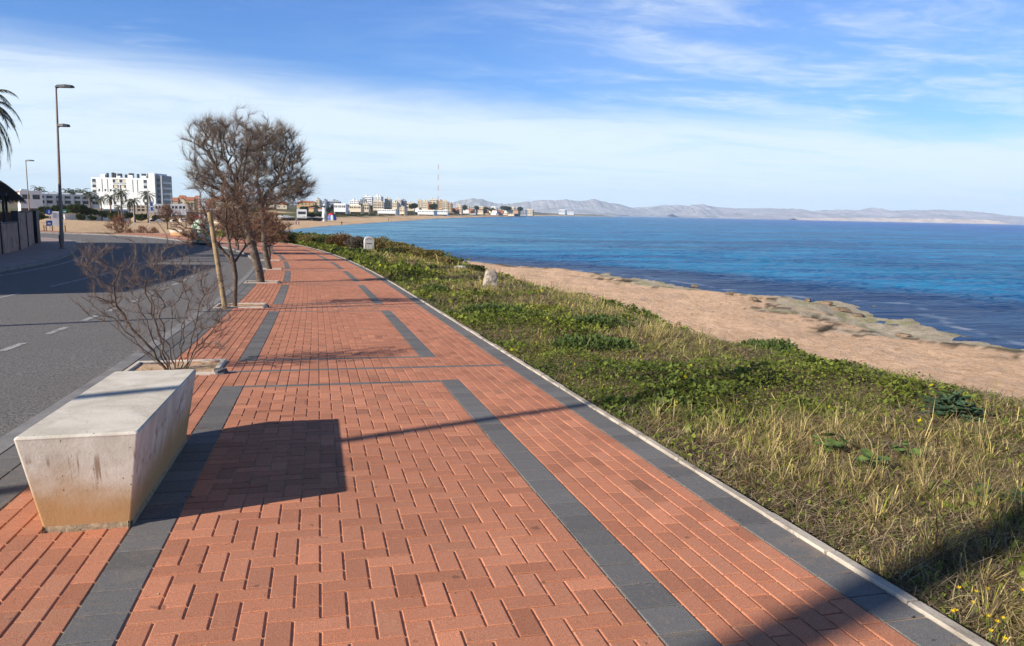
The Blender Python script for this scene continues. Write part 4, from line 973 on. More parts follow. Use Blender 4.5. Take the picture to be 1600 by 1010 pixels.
for px_ in (.19, .285, .72, .80): mb = MB(); mb.box(-hw+px_*Wf-.18, -hw+px_*Wf+.18, -.05, -.004, Hh*.58, Hh*.97); mb.build('wall_slot', M['glass'], HT)
mb = MB(); mb.box(-hw+.1, hw-.1, .1, dp-.1, Hh+.001, Hh+.35); mb.build('roof', M['white'], HT)
for (a, w_, h_, m_) in [(.11,.08,1.7,'white'),(.20,.02,2.6,'darkm'),(.29,.03,2.9,'darkm'),(.33,.02,2.6,'darkm'),(.39,.065,2.4,'darkm'),(.39,.065,1.1,'white'),(.52,.02,2.0,'darkm'),(.59,.07,2.7,'darkm'),(.60,.07,1.6,'white'),(.73,.02,2.4,'darkm'),(.81,.06,2.6,'darkm'),(.82,.08,1.4,'white'),(.91,.02,2.7,'darkm'),(.945,.02,2.3,'darkm'),(.95,.04,1.2,'white')]:
    mb = MB(); y0 = 4 if m_ == 'darkm' else 3; mb.box(-hw+a*Wf, -hw+(a+w_)*Wf, y0, y0+1.4, Hh+.36, Hh+.36+h_); mb.build('roof_unit', M[m_], HT)
# tower with curved shaded balconies at the right end
Ht = (330-271)*s_
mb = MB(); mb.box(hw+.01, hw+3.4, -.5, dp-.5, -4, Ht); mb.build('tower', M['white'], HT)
mb = MB(); mb.box(hw+3.41, hw+6.4, 1.2, dp-1.5, -4, Ht-1.0); mb.build('tower', M['grey'], HT)  # shade side of the white tower put into a grey wall colour
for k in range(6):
    z0 = .5+k*sh; mb = MB(); mb.box(hw+6.41, hw+6.46, 2.2, dp-3, z0+.9, z0+sh*.85); mb.build('balcony_opening', M['glass'], HT)
    mb = MB(); vs = []; n = 9
    for zz_ in (z0-.2, z0+.85):
        for q in range(n): a = math.pi*q/(n-1); vs.append((hw+6.47+1.6*math.sin(a), (dp-.9)/2-((dp-4.6)/2)*math.cos(a), zz_))
    fs = [(q, q+1, n+q+1, n+q) for q in range(n-1)]+[tuple(range(n)), tuple(range(n, 2*n)), (0, n-1, 2*n-1, n)]; mb.add(vs, fs); mb.build('balcony', M['white'], HT)
    mb = MB(); mb.box(hw+3.8, hw+5.4, 1.15, 1.19, z0+.9, z0+sh*.85); mb.build('tower_window', M['glass'], HT)

# low white and grey houses left of it
block(33, 66, 302, 318, 240, 'white', 1, 2, -.1, 'low white house with stepped roof between the two street lamps', 8, extras=((.1, .3, 1.2),))
block(64, 150, 306, 322, 255, 'grey', 2, 7, .05, 'long low grey villa row with white parapets, left of the hotel', 9, roof='white', extras=((.02, .1, .9), (.2, .12, 1.1), (.42, .1, .9), (.62, .12, 1.0), (.85, .1, 1.2)))
gable(22, 36, 299, 308, 330, 'ochre', .2, 'orange-roofed house at the far left, partly behind the parasol')
# town on the slope right of the hotel, seen through the bare trees
TL = [(264,278,309,322,520,'ochre','terra','orange house with tiled roof, first right of the white hotel'),(278,290,305.5,318,560,'cream','terra','second house right of the hotel, cream with red roof'),(289,303,308,319,540,'ochre','terra','broad orange house above the green kiosk'),
      (303,312,306,317,600,'terra','terra','brick-red house between the broad orange house and the white arcaded one'),(322,333,311,322,520,'terra','terra','reddish house right of the white arcaded house'),(333,346,307,320,560,'cream','terra','cream house behind the top of the wooden post'),(346,362,309,321,600,'ochre','terra','ochre house behind the twigs, right of the wooden post'),
      (362,380,308,321,620,'white','terra','white house behind the lower crown of the big bare trees'),(432,448,316,324,640,'cream','terra','cream house just right of the tree trunks'),(464,492,314,320,680,'ochre','terra','long orange-roofed terrace right of the bare trees')]
for x0, x1, yt, yb, Z, c_, r_, lb in TL: gable(x0, x1, yt, yb+2, Z, c_, .2, lb, 9, r_)
block(310, 321, 310, 319, 500, 'white', 2, 3, .1, 'white arcaded house with dark openings, below the orange houses', 8)
block(400, 430, 311, 322, 700, 'cream', 3, 6, .3, 'cream block glimpsed between the two trunks of the bare trees')
block(243, 262, 321, 330, 300, 'white', 1, 4, 0, 'white low restaurant with green trimmed awning, at the foot of the hotel', 8, roof='greenp')
block(268, 290, 321, 330, 290, 'white', 1, 4, 0, 'white low building with pale sheds, right of the restaurant with green trim', 7)
block(166, 200, 329, 337, 270, 'white', 1, 4, 0, 'white beach kiosk behind the palms in front of the hotel', 6)
block(201, 240, 322, 332, 330, 'cream', 2, 6, 0, 'pale ground floor arcade in front of the hotel', 6)
def kiosk(px0, px1, pyt, pyb, Z, label, roofm, n=5):
    p0, rz = place((px0+px1)/2, pyb, Z); w2 = (px1-px0)*Z/FPX/2; h_ = (pyb-pyt)*Z/FPX; e = tag(empty('beach_kiosk', p0, rz), label, 'kiosk')
    mb = MB(); mb.box(-w2, w2, -1.5, 3.5, h_-.35, h_); mb.build('roof', M[roofm], e)
    for k in range(n): xx = -w2+.2+k*(2*w2-.4)/(n-1); mb = MB(); mb.box(xx-.1, xx+.1, -1.3, -1.1, -.5, h_-.352); mb.build('post', M['white'], e)
    mb = MB(); mb.box(-w2*.8, w2*.7, .5, 3, -.5, h_-.353); mb.build('booth', M['grey'], e); return e
kiosk(312, 346, 326.5, 341, 190, 'white flat-roofed beach kiosk on posts, left of the wooden post top', 'white')
kiosk(292, 303, 317.5, 329, 240, 'small green kiosk left of the white flat-roofed one', 'greenp', 3)
# beach buildings right of the bare trees
block(464, 479, 329.5, 339, 420, 'white', 1, 1, .0, 'plain white cube building on the beach, right of the bare trees', 10)
def canopy(px0, px1, pyt, pyb, Z, label):
    p0, rz = place((px0+px1)/2, pyb, Z); w2 = (px1-px0)*Z/FPX/2; h_ = (pyb-pyt)*Z/FPX; e = tag(empty('beach_canopy', p0, rz), label, 'canopy', 'grey canopies on the beach')
    mb = MB(); mb.add([(-w2, -3, h_*.55), (w2, -3, h_*.8), (w2, 4, h_*.8), (-w2, 4, h_*.55), (0, -3, h_), (0, 4, h_)], [(0, 4, 5, 3), (4, 1, 2, 5), (0, 1, 4), (3, 5, 2), (0, 3, 2, 1)]); mb.build('roof', M['grey'], e)
    for xx in (-w2*.9, 0, w2*.9): mb = MB(); mb.box(xx-.15, xx+.15, -2.5, -2.2, -1, h_*.6); mb.build('post', M['darkm'], e)
    mb = MB(); mb.box(-w2*.85, w2*.85, -.5, 3, -1, h_*.5); mb.build('back_wall', M['darkm'], e)
canopy(440, 462, 337.5, 344.5, 400, 'grey beach canopy left of the white cube building'); canopy(463, 488, 338.5, 344, 395, 'wide grey beach canopy in front of the white cube building'); canopy(488, 503, 338.5, 343.5, 400, 'narrow grey beach canopy beside the white lighthouse')
# lighthouse and its coloured dome
p0, rz = place(507, 344.5, 400); e = tag(empty('lighthouse', p0, rz), 'slim white tapering lighthouse tower standing on the far beach', 'lighthouse')
mb = MB(); mb.lathe([(1.65, -1), (1.5, 0), (.85, 6.4), (1.15, 6.5), (1.15, 6.8)], 12); mb.build('tower', M['white'], e)
mb = MB(); mb.lathe([(.55, 6.81), (.55, 7.9)], 8); mb.build('lantern', M['glass'], e); mb = MB(); mb.lathe([(.8, 7.91), (.2, 8.6), (.05, 9.1)], 8); mb.build('cap', M['white'], e)
mb = MB(); mb.box(-.3, .3, -1.62, -1.2, -.5, 3.6); mb.build('door', M['grey'], e)
p0, rz = place(518, 344, 398); e = tag(empty('inflatable_dome', p0, rz), 'red, white and blue striped dome beside the white lighthouse', 'dome')
for k, (a0, a1, m_) in enumerate([(-1, .22, 'white'), (.22, .5, 'bluep'), (.5, 1, 'darkm'), (-1, -.3, 'darkm')]): pass
def dome_part(name, m_, f0, f1, t0, t1, r=2.7):
    mb = MB(); n = 7; vs = []
    for i in range(n):
        for j in range(n):
            a = math.pi*(1+(f0+(f1-f0)*i/(n-1))); b2 = math.pi/2*(t0+(t1-t0)*j/(n-1)); vs.append((r*math.cos(a)*math.cos(b2), r*math.sin(a)*math.cos(b2)*.8, 3.9*math.sin(b2)-.1))
    mb.add(vs, [(i*n+j, (i+1)*n+j, (i+1)*n+j+1, i*n+j+1) for i in range(n-1) for j in range(n-1)]); mb.build(name, M[m_], e, smooth=True)
dome_part('dark_panel', 'darkm', 0, .28, 0, .5); dome_part('blue_panel', 'bluep', .28, .45, 0, .5); dome_part('white_panel', 'white', .45, .62, 0, .5); dome_part('blue_panel', 'bluep', .62, 1, 0, .5); dome_part('red_top', 'redp', 0, 1, .5, 1); dome_part('back_panel', 'darkm', 1, 2, 0, 1)
# skyline of the far town
CT = [(492,501,313,324,700,'cream',3,3,'cream block next to the orange-roofed terrace'),(501,512,315,324,690,'grey',3,3,'grey block behind the top of the lighthouse'),(513,532,315.5,322.5,720,'grey',2,5,'long dark grey block right of the lighthouse'),
 (520,542,320,328,560,'white',1,6,'long low white house below the dark grey block'),(545,562,314.5,320,900,'white',2,5,'white and grey block at the left end of the hilltop group'),(562,572,312,321,900,'grey',3,3,'dark block just left of the tallest white hilltop flats'),(568,582,308,321,950,'white',4,4,'left half of the tall white hilltop flats'),
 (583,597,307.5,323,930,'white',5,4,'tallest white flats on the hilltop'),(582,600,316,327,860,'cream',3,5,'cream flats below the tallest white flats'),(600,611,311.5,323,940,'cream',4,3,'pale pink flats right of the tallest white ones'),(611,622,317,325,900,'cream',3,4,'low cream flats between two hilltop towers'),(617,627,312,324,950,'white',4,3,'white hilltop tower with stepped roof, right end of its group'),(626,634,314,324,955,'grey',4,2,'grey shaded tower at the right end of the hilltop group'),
 (544,566,322,328.5,640,'cream',1,6,'cream terrace under the hilltop flats, left'),(566,577,319.5,329,660,'cream',2,3,'tall cream house under the hilltop flats'),(588,620,328,331,640,'white',1,8,'long white beach terrace with terracotta tint'),(622,634,325.5,332,680,'cream',2,3,'yellow cream beach house right of the long white terrace'),(634,648,318,328,1000,'cream',2,4,'brown cream house with dark trees, between the two big groups'),
 (651,660,313.5,326,1150,'cream',4,3,'cream stepped flats at the left of the big beach apartment group'),(658,670,315,327,1100,'cream',4,4,'cream flats with a red-brown roof in the big beach group'),(668,676,319,328,1050,'terra',3,2,'brown shaded block in front of the big beach group'),(670,684,312.5,325,1200,'cream',4,5,'widest cream flats at the back of the big beach group'),(684,692,314.5,326,1180,'ochre',4,3,'yellow flats in the big beach group, below the mast'),
 (690,700,315,328,1120,'cream',4,3,'cream flats with dark roof boxes right of the mast'),(698,706,319,329,1150,'ochre',3,2,'small ochre block at the right of the big beach group'),(650,680,329.3,333,820,'white',1,9,'long low white beach restaurants left part'),(681,700,329.5,333.3,840,'white',1,6,'low white beach restaurants with palms, right part'),(706,717,327,334,1300,'terra',1,3,'terracotta roofed beach house right of the white restaurants'),
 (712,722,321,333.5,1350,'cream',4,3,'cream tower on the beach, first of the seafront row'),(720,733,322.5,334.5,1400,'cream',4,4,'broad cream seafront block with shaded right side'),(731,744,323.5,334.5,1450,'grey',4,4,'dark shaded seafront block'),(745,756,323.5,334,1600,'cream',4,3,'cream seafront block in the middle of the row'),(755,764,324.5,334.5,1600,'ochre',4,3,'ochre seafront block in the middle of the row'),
 (766,776,324,335,1700,'white',4,3,'white seafront tower right of the ochre one'),(775,785,325.5,335.3,1720,'grey',4,3,'grey brown seafront block after the white tower'),(785,793,326,335.3,1750,'cream',3,3,'cream gabled seafront block'),(792,804,324.5,336.5,1800,'cream',4,4,'big sandy coloured seafront block near the end'),(803,812,326,336.5,1820,'grey',4,3,'dark block attached to the big sandy one'),(812,823,328,336.5,1900,'grey',3,3,'low dark block near the end of the seafront'),(822,833,328,336.3,2000,'cream',3,4,'last cream block at the end of the seafront'),
 (872,884,328.5,334.5,3000,'white',3,3,'isolated pale green-white block far along the low shore'),(886,897,332,335,3100,'white',1,4,'tiny white row right of the isolated pale block')]
for i, (x0, x1, yt, yb, Z, c_, st_, by, lb) in enumerate(CT):
    p = at((x0+x1)/2, yb, Z); g_ = hz(p[0], p[1]); yb2 = max(yb, yb+ (p[2]-g_)*FPX/Z) if False else yb
    block(x0, x1, yt, yb2, Z, c_, st_, by, .28+.12*math.sin(i*2.1), lb, depth=max(8, (x1-x0)*Z/FPX*.55), roof='terra' if c_ in ('ochre', 'terra') else c_, extras=((.12+.2*(i % 3)*.5, .18, 2.4), (.62, .14, 1.7)) if st_ > 1 else ())
# small houses and garden trees that fill the far town between the blocks
fr = random.Random(17); HC = ['white', 'cream', 'ochre', 'cream', 'white', 'terra']
words = ['white', 'cream', 'ochre', 'cream', 'white', 'brick red']
FH = []
for i in range(46):
    px = 470+i*7.6+fr.uniform(-2, 2)
    if px > 805: break
    Z = 520+(px-470)*3.4+fr.uniform(-40, 120); yb = 329.5+(px-470)*.006+fr.uniform(-4.5, 2.5)*(1 if px < 700 else .3); w_ = fr.uniform(6, 12); FH.append((px, yb, Z, w_, fr.uniform(3.0, 5.0), i % 6))
ORD = ['first', 'second', 'third']+[a_+b_ for a_ in ('', 'twenty-') for b_ in ('fourth', 'fifth', 'sixth', 'seventh', 'eighth', 'ninth')]
ORD = ['first','second','third','fourth','fifth','sixth','seventh','eighth','ninth','tenth','eleventh','twelfth','thirteenth','fourteenth','fifteenth','sixteenth','seventeenth','eighteenth','nineteenth','twentieth']+['twenty-'+q for q in ('first','second','third','fourth','fifth','sixth','seventh','eighth','ninth')]+['thirtieth']
for i, (px, yb, Z, w_, h_, ci) in enumerate(FH):
    e = gable(px-w_/2, px+w_/2, yb-h_, yb, Z, HC[ci], fr.uniform(-.1, .5), words[ci]+' low house in the far town, '+ORD[sum(1 for q in FH[:i] if words[q[5]] == words[ci])]+' of that colour from the left', 9, 'terra' if i % 3 else 'cream', .35, 'low houses of the far beach town')
    q_ = e.location; e.location = (q_.x, q_.y, max(q_.z, hz(q_.x, q_.y)))
# radio mast
p0, rz = place(684.5, 314, 1500); Hm = (314-258)*1500/FPX; e = tag(empty('radio_mast', p0), 'very thin tall red and white radio mast above the far town', 'mast')
for k in range(7):
    mb = MB(); z0 = k*Hm/7; z1 = z0+Hm/7-.02
    for a in (0, 120, 240): mb.tube([(.8*math.cos(R(a)), .8*math.sin(R(a)), z0-(12 if k == 0 else 0)), (.8*math.cos(R(a)), .8*math.sin(R(a)), z1)], .16, 4)
    for j in range(5): a = 120*j; zz_ = z0+(z1-z0)*j/5; mb.tube([(.8*math.cos(R(a)), .8*math.sin(R(a)), zz_), (.8*math.cos(R(a+120)), .8*math.sin(R(a+120)), zz_+(z1-z0)/5)], .09, 4)
    mb.build('section', M['redp'] if k % 2 == 0 else M['white'], e)

# ------------------------------------------------------------------ parked cars
def car(paint_, label, van=False):
    e = tag(empty('parked_car'), label, 'car', 'cars parked behind the beach'); L, W_ = 4.2, 1.72; h_ = 1.95 if van else 1.45
    side = [(-2.1,.30),(-2.1,.78),(-1.95,.95),(-1.55,1.0),(-1.0,h_-.03),(-.75,h_),(.75 if not van else .9,h_),(1.0 if not van else 1.2,h_-.06),(1.5,.98),(2.0,.85),(2.1,.62),(2.1,.30)]
    if van: side = [(-2.1,.30),(-2.1,1.0),(-2.05,h_-.1),(-1.9,h_),(.9,h_),(1.1,h_-.05),(1.6,1.1),(2.05,.95),(2.1,.6),(2.1,.30)]
    mb = MB(); n = len(side); vs = []
    for y_, ins in ((-W_/2, 0), (W_/2, 0)):
        for (x_, z_) in side: vs.append((x_, y_*(.82 if z_ > 1.02 else 1), z_))
    mb.add(vs, [tuple(range(n)), tuple(range(2*n-1, n-1, -1))]+[(k, (k+1) % n, n+(k+1) % n, n+k) for k in range(n)]); mb.build('body', paint_, e)
    for s2 in (-1, 1):
        mb = MB(); yy = s2*W_/2*.865; mb.add([(-1.35, yy+s2*.03, 1.02), (1.25, yy+s2*.03, 1.02), (.85, yy-s2*.035, h_-.12), (-.9, yy-s2*.035, h_-.12)], [(0, 1, 2, 3)]); mb.build('side_window', M['glass'], e)
        for x_ in (-1.3, 1.3):
            mb = MB(); Mx = Matrix.Translation((x_, s2*W_/2*.93, .32)) @ Matrix.Rotation(math.pi/2, 4, 'X'); mb.lathe([(.31, -.1), (.32, 0), (.31, .1)], 14, Mx); w_ = mb.build('wheel', M['tyre'], e)
            mb = MB(); mb.lathe([(.19, -.115), (.19, .115)], 10, Mx); mb.build('rim', M['silverp'], w_)
        mb = MB(); mb.box(2.05, 2.13, s2*.62-.16, s2*.62+.16, .62, .76); mb.build('headlight', M['white'], e)
        mb = MB(); mb.box(-2.13, -2.05, s2*.66-.14, s2*.66+.14, .72, .88); mb.build('tail_light', M['redp'], e)
    mb = MB(); mb.add([(1.02, -.68, h_-.1), (1.02, .68, h_-.1), (1.46, .76, 1.02), (1.46, -.76, 1.02)], [(0, 1, 2, 3)]); mb.build('windscreen', M['glass'], e)
    return e
cars = {'b': car(M['blackp'], ''), 's': car(M['silverp'], ''), 'w': car(M['white'], ''), 'r': car(M['redp'], ''), 'v': car(M['white'], '', True)}
CL = [(241,349,'b',285,'black car parked nearest the end of the row, below the hotel tower'),(252,348.6,'s',285,'silver car second in the row right of the reddish shrubs'),(265,348.2,'b',285,'black car behind the twin-trunk bare tree'),(278,347.8,'b',282,'dark car above the far white bench'),(291,347,'s',280,'silver car right of the one above the far white bench'),(305,346.5,'b',278,'dark car left of the green container'),
      (193,341,'v',270,'white van parked below the tall palm'),(184,341,'w',275,'white car beside the white van'),(150,337,'b',260,'dark car parked left of the hotel front'),(158,337,'s',260,'silver car parked left of the hotel front'),(141,337,'b',262,'black car left of the silver one by the villa row'),(170,339,'b',268,'dark car between silver car and white car'),
      (330,344,'w',205,'white car under the flat-roofed kiosk'),(342,344,'s',205,'silver car behind the wooden post'),(318,344.5,'r',210,'red car left of the white car at the kiosk'),(372,344,'b',260,'black car behind the twigs between post and leaning trunk'),(392,343,'s',300,'silver car glimpsed between the two tree trunks'),(436,341,'w',380,'white car right of the upright trunk, near the beach'),(447,341,'s',382,'silver car near the grey beach canopies')]
used = set()
for px, py, k, Z, lb in CL:
    o = cars[k] if k not in used else copy_tree(cars[k]); used.add(k); p = at(px, py, Z); o.location = (p[0], p[1], p[2]); o.rotation_euler = (0, 0, -yawto(px)+.1*math.sin(px)); o['label'] = lb
# low white rail wall in front of the cars, other low walls
def lowwall(px0, py0, Z0, px1, py1, Z1, h_, th_, m_, label, cat='wall'):
    a = at(px0, py0, Z0); b_ = at(px1, py1, Z1); d = b_-a; L = math.hypot(d[0], d[1]); mb = MB(); n = max(1, int(L/8))
    e = empty('low_wall', a, math.atan2(d[1], d[0])); tag(e, label, cat)
    for k in range(n): mb = MB(); z0 = d[2]*k/n; mb.box(k*L/n+.02, (k+1)*L/n-.02, -th_/2, th_/2, z0-1.5, z0+h_, None, .02); mb.build('panel', m_, e)
lowwall(234, 346.5, 290, 345, 343, 270, .9, .3, M['cream'], 'low pale wall running behind the row of dark cars')
lowwall(95, 331.5, 240, 162, 335, 250, 1.4, .4, M['cream'], 'low pale stone wall above the scrub, in front of the villa row')
lowwall(100, 338, 225, 200, 341.5, 255, .5, .3, M['white'], 'thin white kerb wall below the left parked cars')

# ------------------------------------------------------------------ bushes and small trees
def bush_mesh(name, seed, n, r, hh, leaf, c0, c1, upr=.3):
    rg_ = np.random.default_rng(seed); nl = 7; lob = np.stack([rg_.uniform(-.55, .55, nl)*r, rg_.uniform(-.55, .55, nl)*r, rg_.uniform(.35, .75, nl)*hh, rg_.uniform(.35, .6, nl)*r], 1)
    k = rg_.integers(0, nl, n); q = rg_.normal(size=(n, 3)); q /= np.linalg.norm(q, axis=1, keepdims=True); q *= (rg_.random((n, 1))**.35); o_ = lob[k, :3]+q*lob[k, 3:4]*np.array([1, 1, hh/r*.75]); o_[:, 2] = np.abs(o_[:, 2])
    d = q+rg_.normal(0, .5, (n, 3)); d[:, 2] += upr; d /= np.linalg.norm(d, axis=1, keepdims=True); s_ = np.cross(d, rg_.normal(size=(n, 3))); s_ /= np.linalg.norm(s_, axis=1, keepdims=True); L = leaf*(.5+rg_.random((n, 1)))
    V = np.stack([o_, o_+d*L*.5+s_*L*.28, o_+d*L, o_+d*L*.5-s_*L*.28], 1).reshape(-1, 3); f = rg_.random((n, 1))*.6+.4*fbm(o_[:, 0]*2/r, o_[:, 2]*2/r, 2, seed)[:, None]
    return V, np.arange(4*n).reshape(n, 4), np.repeat((np.array([c0])*(1-f)+np.array([c1])*f), 4, 0)
leafm = mat('leaves', (1, 1, 1), .6, .12, 3, attr=True, spec=.25, trans=.32)
def bush(name, label, cat, group, loc, seed, n, r, hh, leaf, c0, c1, upr=.3):
    e = tag(empty(name, loc), label, cat, group); V, Fq, c_ = bush_mesh(name, seed, n, r, hh, leaf, c0, c1, upr); npmesh('foliage', V, Fq, leafm, e, cols=c_)
    mb = MB(); rr_ = random.Random(seed)
    for k in range(5): a = k*1.3; mb.tube([(0.03*math.cos(a), .03*math.sin(a), -.15), (.25*r*math.cos(a), .25*r*math.sin(a), .35*hh), (.5*r*math.cos(a), .5*r*math.sin(a), .7*hh)], [.02*r+.012, .015*r+.008, .006], 5)
    mb.build('stems', bark, e); return e
DG = ((.025, .045, .015), (.085, .11, .03))
bp = [bush('bush', '', 'bush', 'dark bushes around the car parks and walls', (0, 0, 0), 60+i, 2600, 2.0, 2.2, .45, *DG) for i in range(3)]
BL = [(72,331,200,1.2,'dark bush left of the tall lamp pole, under the villa row'),(92,329,210,1.3,'dark bush just left of the tall lamp pole'),(110,331,230,1.5,'dark bush right of the tall lamp pole, before the villa row'),(122,330,228,1.7,'big dark bush in front of the villa row'),(135,333,232,1.5,'dark bush below the palms at the left hotel corner'),(146,334,236,1.2,'small dark bush by the left parked cars'),
      (163,337,240,1.3,'bush left of the short palm before the hotel'),(178,341,230,1.5,'bush at the foot of the tall palm'),(200,340,230,1.2,'bush right of the white van'),(223,342,230,1.3,'bush between hotel entrance and black car'),(245,343,300,1.2,'bush behind the black car at the row end'),(272,340,320,1.5,'bush behind the dark cars, below the orange houses'),(300,341,330,1.5,'bush behind the row, below the small green kiosk'),
      (486,340,430,1.3,'dark bush right of the white cube building'),(496,340,430,1.3,'dark bush left of the lighthouse tower'),(60,341,170,1.0,'low dark bush by the blue signs'),(128,341,200,.9,'low scrub bush on the sand right of the tall lamp'),(145,342,205,.8,'low scrub bush on the sand, second from the lamp'),(700,323,1250,3,'dark tree mass below the mast on the seafront'),(676,326,1020,3,'dark garden trees before the big beach group'),(645,326,980,3,'dark trees between hilltop group and big beach group')]
_tr = random.Random(5)
BL += [(475+k*11.5+_tr.uniform(-4, 4), 327+_tr.uniform(-2, 3.5)+k*.1, 560+k*38+_tr.uniform(-30, 30), 1.6+k*.08, 'dark garden tree of the far town, '+ORD[k]+' from the left among the low houses') for k in range(30)]
for i, (px, py, Z, s_, lb) in enumerate(BL):
    o = bp[i] if i < 3 else copy_tree(bp[i % 3]); p = at(px, py, Z); z = hz(p[0], p[1]); o.location = (p[0], p[1], max(z, p[2]-.4)); s_ = s_*(.68 if Z < 400 else 1); o.scale = (s_, s_, s_*.95); o.rotation_euler[2] = i; o['label'] = lb
# bare small trees beyond the road (copies of the low bare tree at the fifth pit)
src = [o for o in COL.objects if o.name.startswith('tamarisk_tree') and 'fifth' in o.get('label', '')][0]
for px, py, Z, s_, lb in [(186,361.5,92,1.35,'bare tree with thin trunk at the sand edge, left of the far shrubs'),(222,358,110,1.1,'reddish bare shrub-like tree below the hotel, second from the left'),(262,366,82,1.15,'twin-trunk bare tree at the road bend beside the far white bench'),(203,362,95,.7,'small bare sapling on the sand between two bare trees'),(240,362,100,.9,'bare tree left of the far white bench, behind the twin-trunk one'),(300,366,80,.8,'bare shrub left of the green container'),(352,364,85,1.2,'bare tree on the promenade behind the wooden post'),(372,368,75,1.0,'bare tree on the promenade left of the leaning trunk')]:
    o = copy_tree(src); p = at(px, py, Z); o.location = (p[0], p[1], hz(p[0], p[1]) if Z > 88 else float(zg(p[0], p[1]))); o.scale = (s_, s_, s_); o.rotation_euler[2] = px*.1; o['label'] = lb; o['group'] = 'bare small trees beyond the road bend'
for px, pb, pt, Z, lb in [(209.5,345,319,200,'thin white flagpole left of the taller one before the hotel'),(233.5,345,298,200,'tall thin white pole before the right end of the hotel'),(316,341,304,210,'thin grey pole left of the kiosk roof'),(269,343,302,260,'thin pole right of the hotel tower')]:
    a = at(px, pb, Z); b_ = at(px, pt, Z); mb = MB(); mb.lathe([(.11, -2), (.10, 0), (.07, b_[2]-a[2])], 8); mb.lathe([(.14, b_[2]-a[2]), (.14, b_[2]-a[2]+.12)], 8); tag(mb.build('flag_pole', M['rail'], None, a), lb, 'pole')
p = at(236.5, 325, 235); mb = MB(); mb.box(-.55, .55, -.05, .05, -1.6, 2.2, None, .01); e = tag(empty('banner_sign', p, -yawto(236)), 'tall narrow white banner with dark blue patches before the hotel', 'banner'); mb.build('panel', M['white'], e)
for z0, z1 in ((-.9, .2), (.6, 1.7)): mb = MB(); mb.box(-.25, .45, -.06, -.052, z0, z1); mb.build('patch', M['bluep'], e)
# blue road signs
def sign(px, py, pb, Z, r, label, shape='round'):
    p = at(px, pb, Z); c_ = at(px, py, Z); h_ = c_[2]-p[2]; e = tag(empty('road_sign', p, -yawto(px)), label, 'road sign', 'blue signs by the road bend'); mb = MB(); mb.tube([(0, 0, -.5), (0, 0, h_+r*.7)], .035, 6); mb.build('post', M['rail'], e)
    mb = MB(); Mx = Matrix.Translation((0, -.06, h_)) @ Matrix.Rotation(math.pi/2, 4, 'X')
    if shape == 'round': mb.lathe([(r, -.015), (r, .015)], 20, Mx); mb.build('disc', M['bluep'], e); mb = MB(); mb.add([(-r*.35, -.08, h_-r*.1), (0, -.08, h_-r*.5), (r*.35, -.08, h_-r*.1), (r*.14, -.08, h_-r*.1), (r*.14, -.08, h_+r*.5), (-r*.14, -.08, h_+r*.5), (-r*.14, -.08, h_-r*.1)], [(0, 1, 2, 3, 6), (3, 4, 5, 6)]); mb.build('arrow', M['white'], e)
    else: mb.box(-r, r, -.075, -.045, h_-r, h_+r, None, .004); mb.build('panel', M['bluep' if shape == 'sq' else 'greenp'], e); mb = MB(); mb.box(-r*.5, r*.5, -.09, -.077, h_-r*.45, h_+r*.2); mb.build('symbol', M['white'], e)
sign(78, 331.5, 352, 84, .33, 'round blue road sign left of the tall lamp pole'); sign(77.5, 349, 357, 74, .26, 'small blue and white square sign low on the sand', 'sq'); sign(102, 330.5, 345, 110, .3, 'small green sign right of the tall lamp pole', 'green')
p = at(87, 342, 100); e = tag(empty('utility_box', p, -yawto(87)), 'white and pale blue box on the sand by the round blue sign', 'box'); mb = MB(); mb.box(-.55, .55, 0, .8, -1, .95, None, .08); mb.build('cabinet', M['white'], e); mb = MB(); mb.box(-.3, .1, -.02, -.003, .1, .8); mb.build('door', M['rail'], e)
# wooden bollards on the sand edge
for i, (px, pb) in enumerate([(69, 365), (72.5, 365.5), (82, 365.5), (102, 365.5)]):
    p = at(px, pb, 69); mb = MB(); mb.lathe([(.07, -.3), (.07, .75), (.05, .8)], 8); tag(mb.build('bollard', pw, None, p), ['wooden bollard at the end of the garden wall', 'second wooden bollard from the garden wall', 'wooden bollard under the small blue sign', 'wooden bollard right of the tall lamp pole'][i], 'bollard', 'wooden bollards at the sand edge')

# green recycling container
p = at(315.5, 380.5, 54.2); e = tag(empty('recycling_container', (p[0], p[1], float(zg(p[0], p[1]))), -yawto(314)+.0), 'green igloo-shaped recycling container with white drawings, beyond the wooden post', 'container')
gm = mat('green_drawn_shell', (.05, .26, .11), .5, .2, 6, col2=(.60, .66, .55), c2s=5.5, c2t=(.46, .49))
mb = MB(); mb.lathe([(.62, 0), (.70, .12), (.72, .8), (.66, 1.25), (.50, 1.55), (.22, 1.72), (.05, 1.75)], 14); mb.build('shell', gm, e, smooth=True)
mb = MB(); mb.lathe([(.60, -.05), (.74, -.04), (.74, .06)], 14); mb.build('base', M['darkm'], e)
mb = MB(); mb.lathe([(.13, -.02), (.15, .06)], 12, Matrix.Translation((.1, -.62, 1.28)) @ Matrix.Rotation(math.pi*.42, 4, 'X')); mb.build('opening', M['blackp'], e)
mb = MB(); mb.tube([(-.12, 0, 1.74), (0, 0, 1.9), (.12, 0, 1.74)], .02, 6); mb.build('lifting_hook', M['rail'], e)

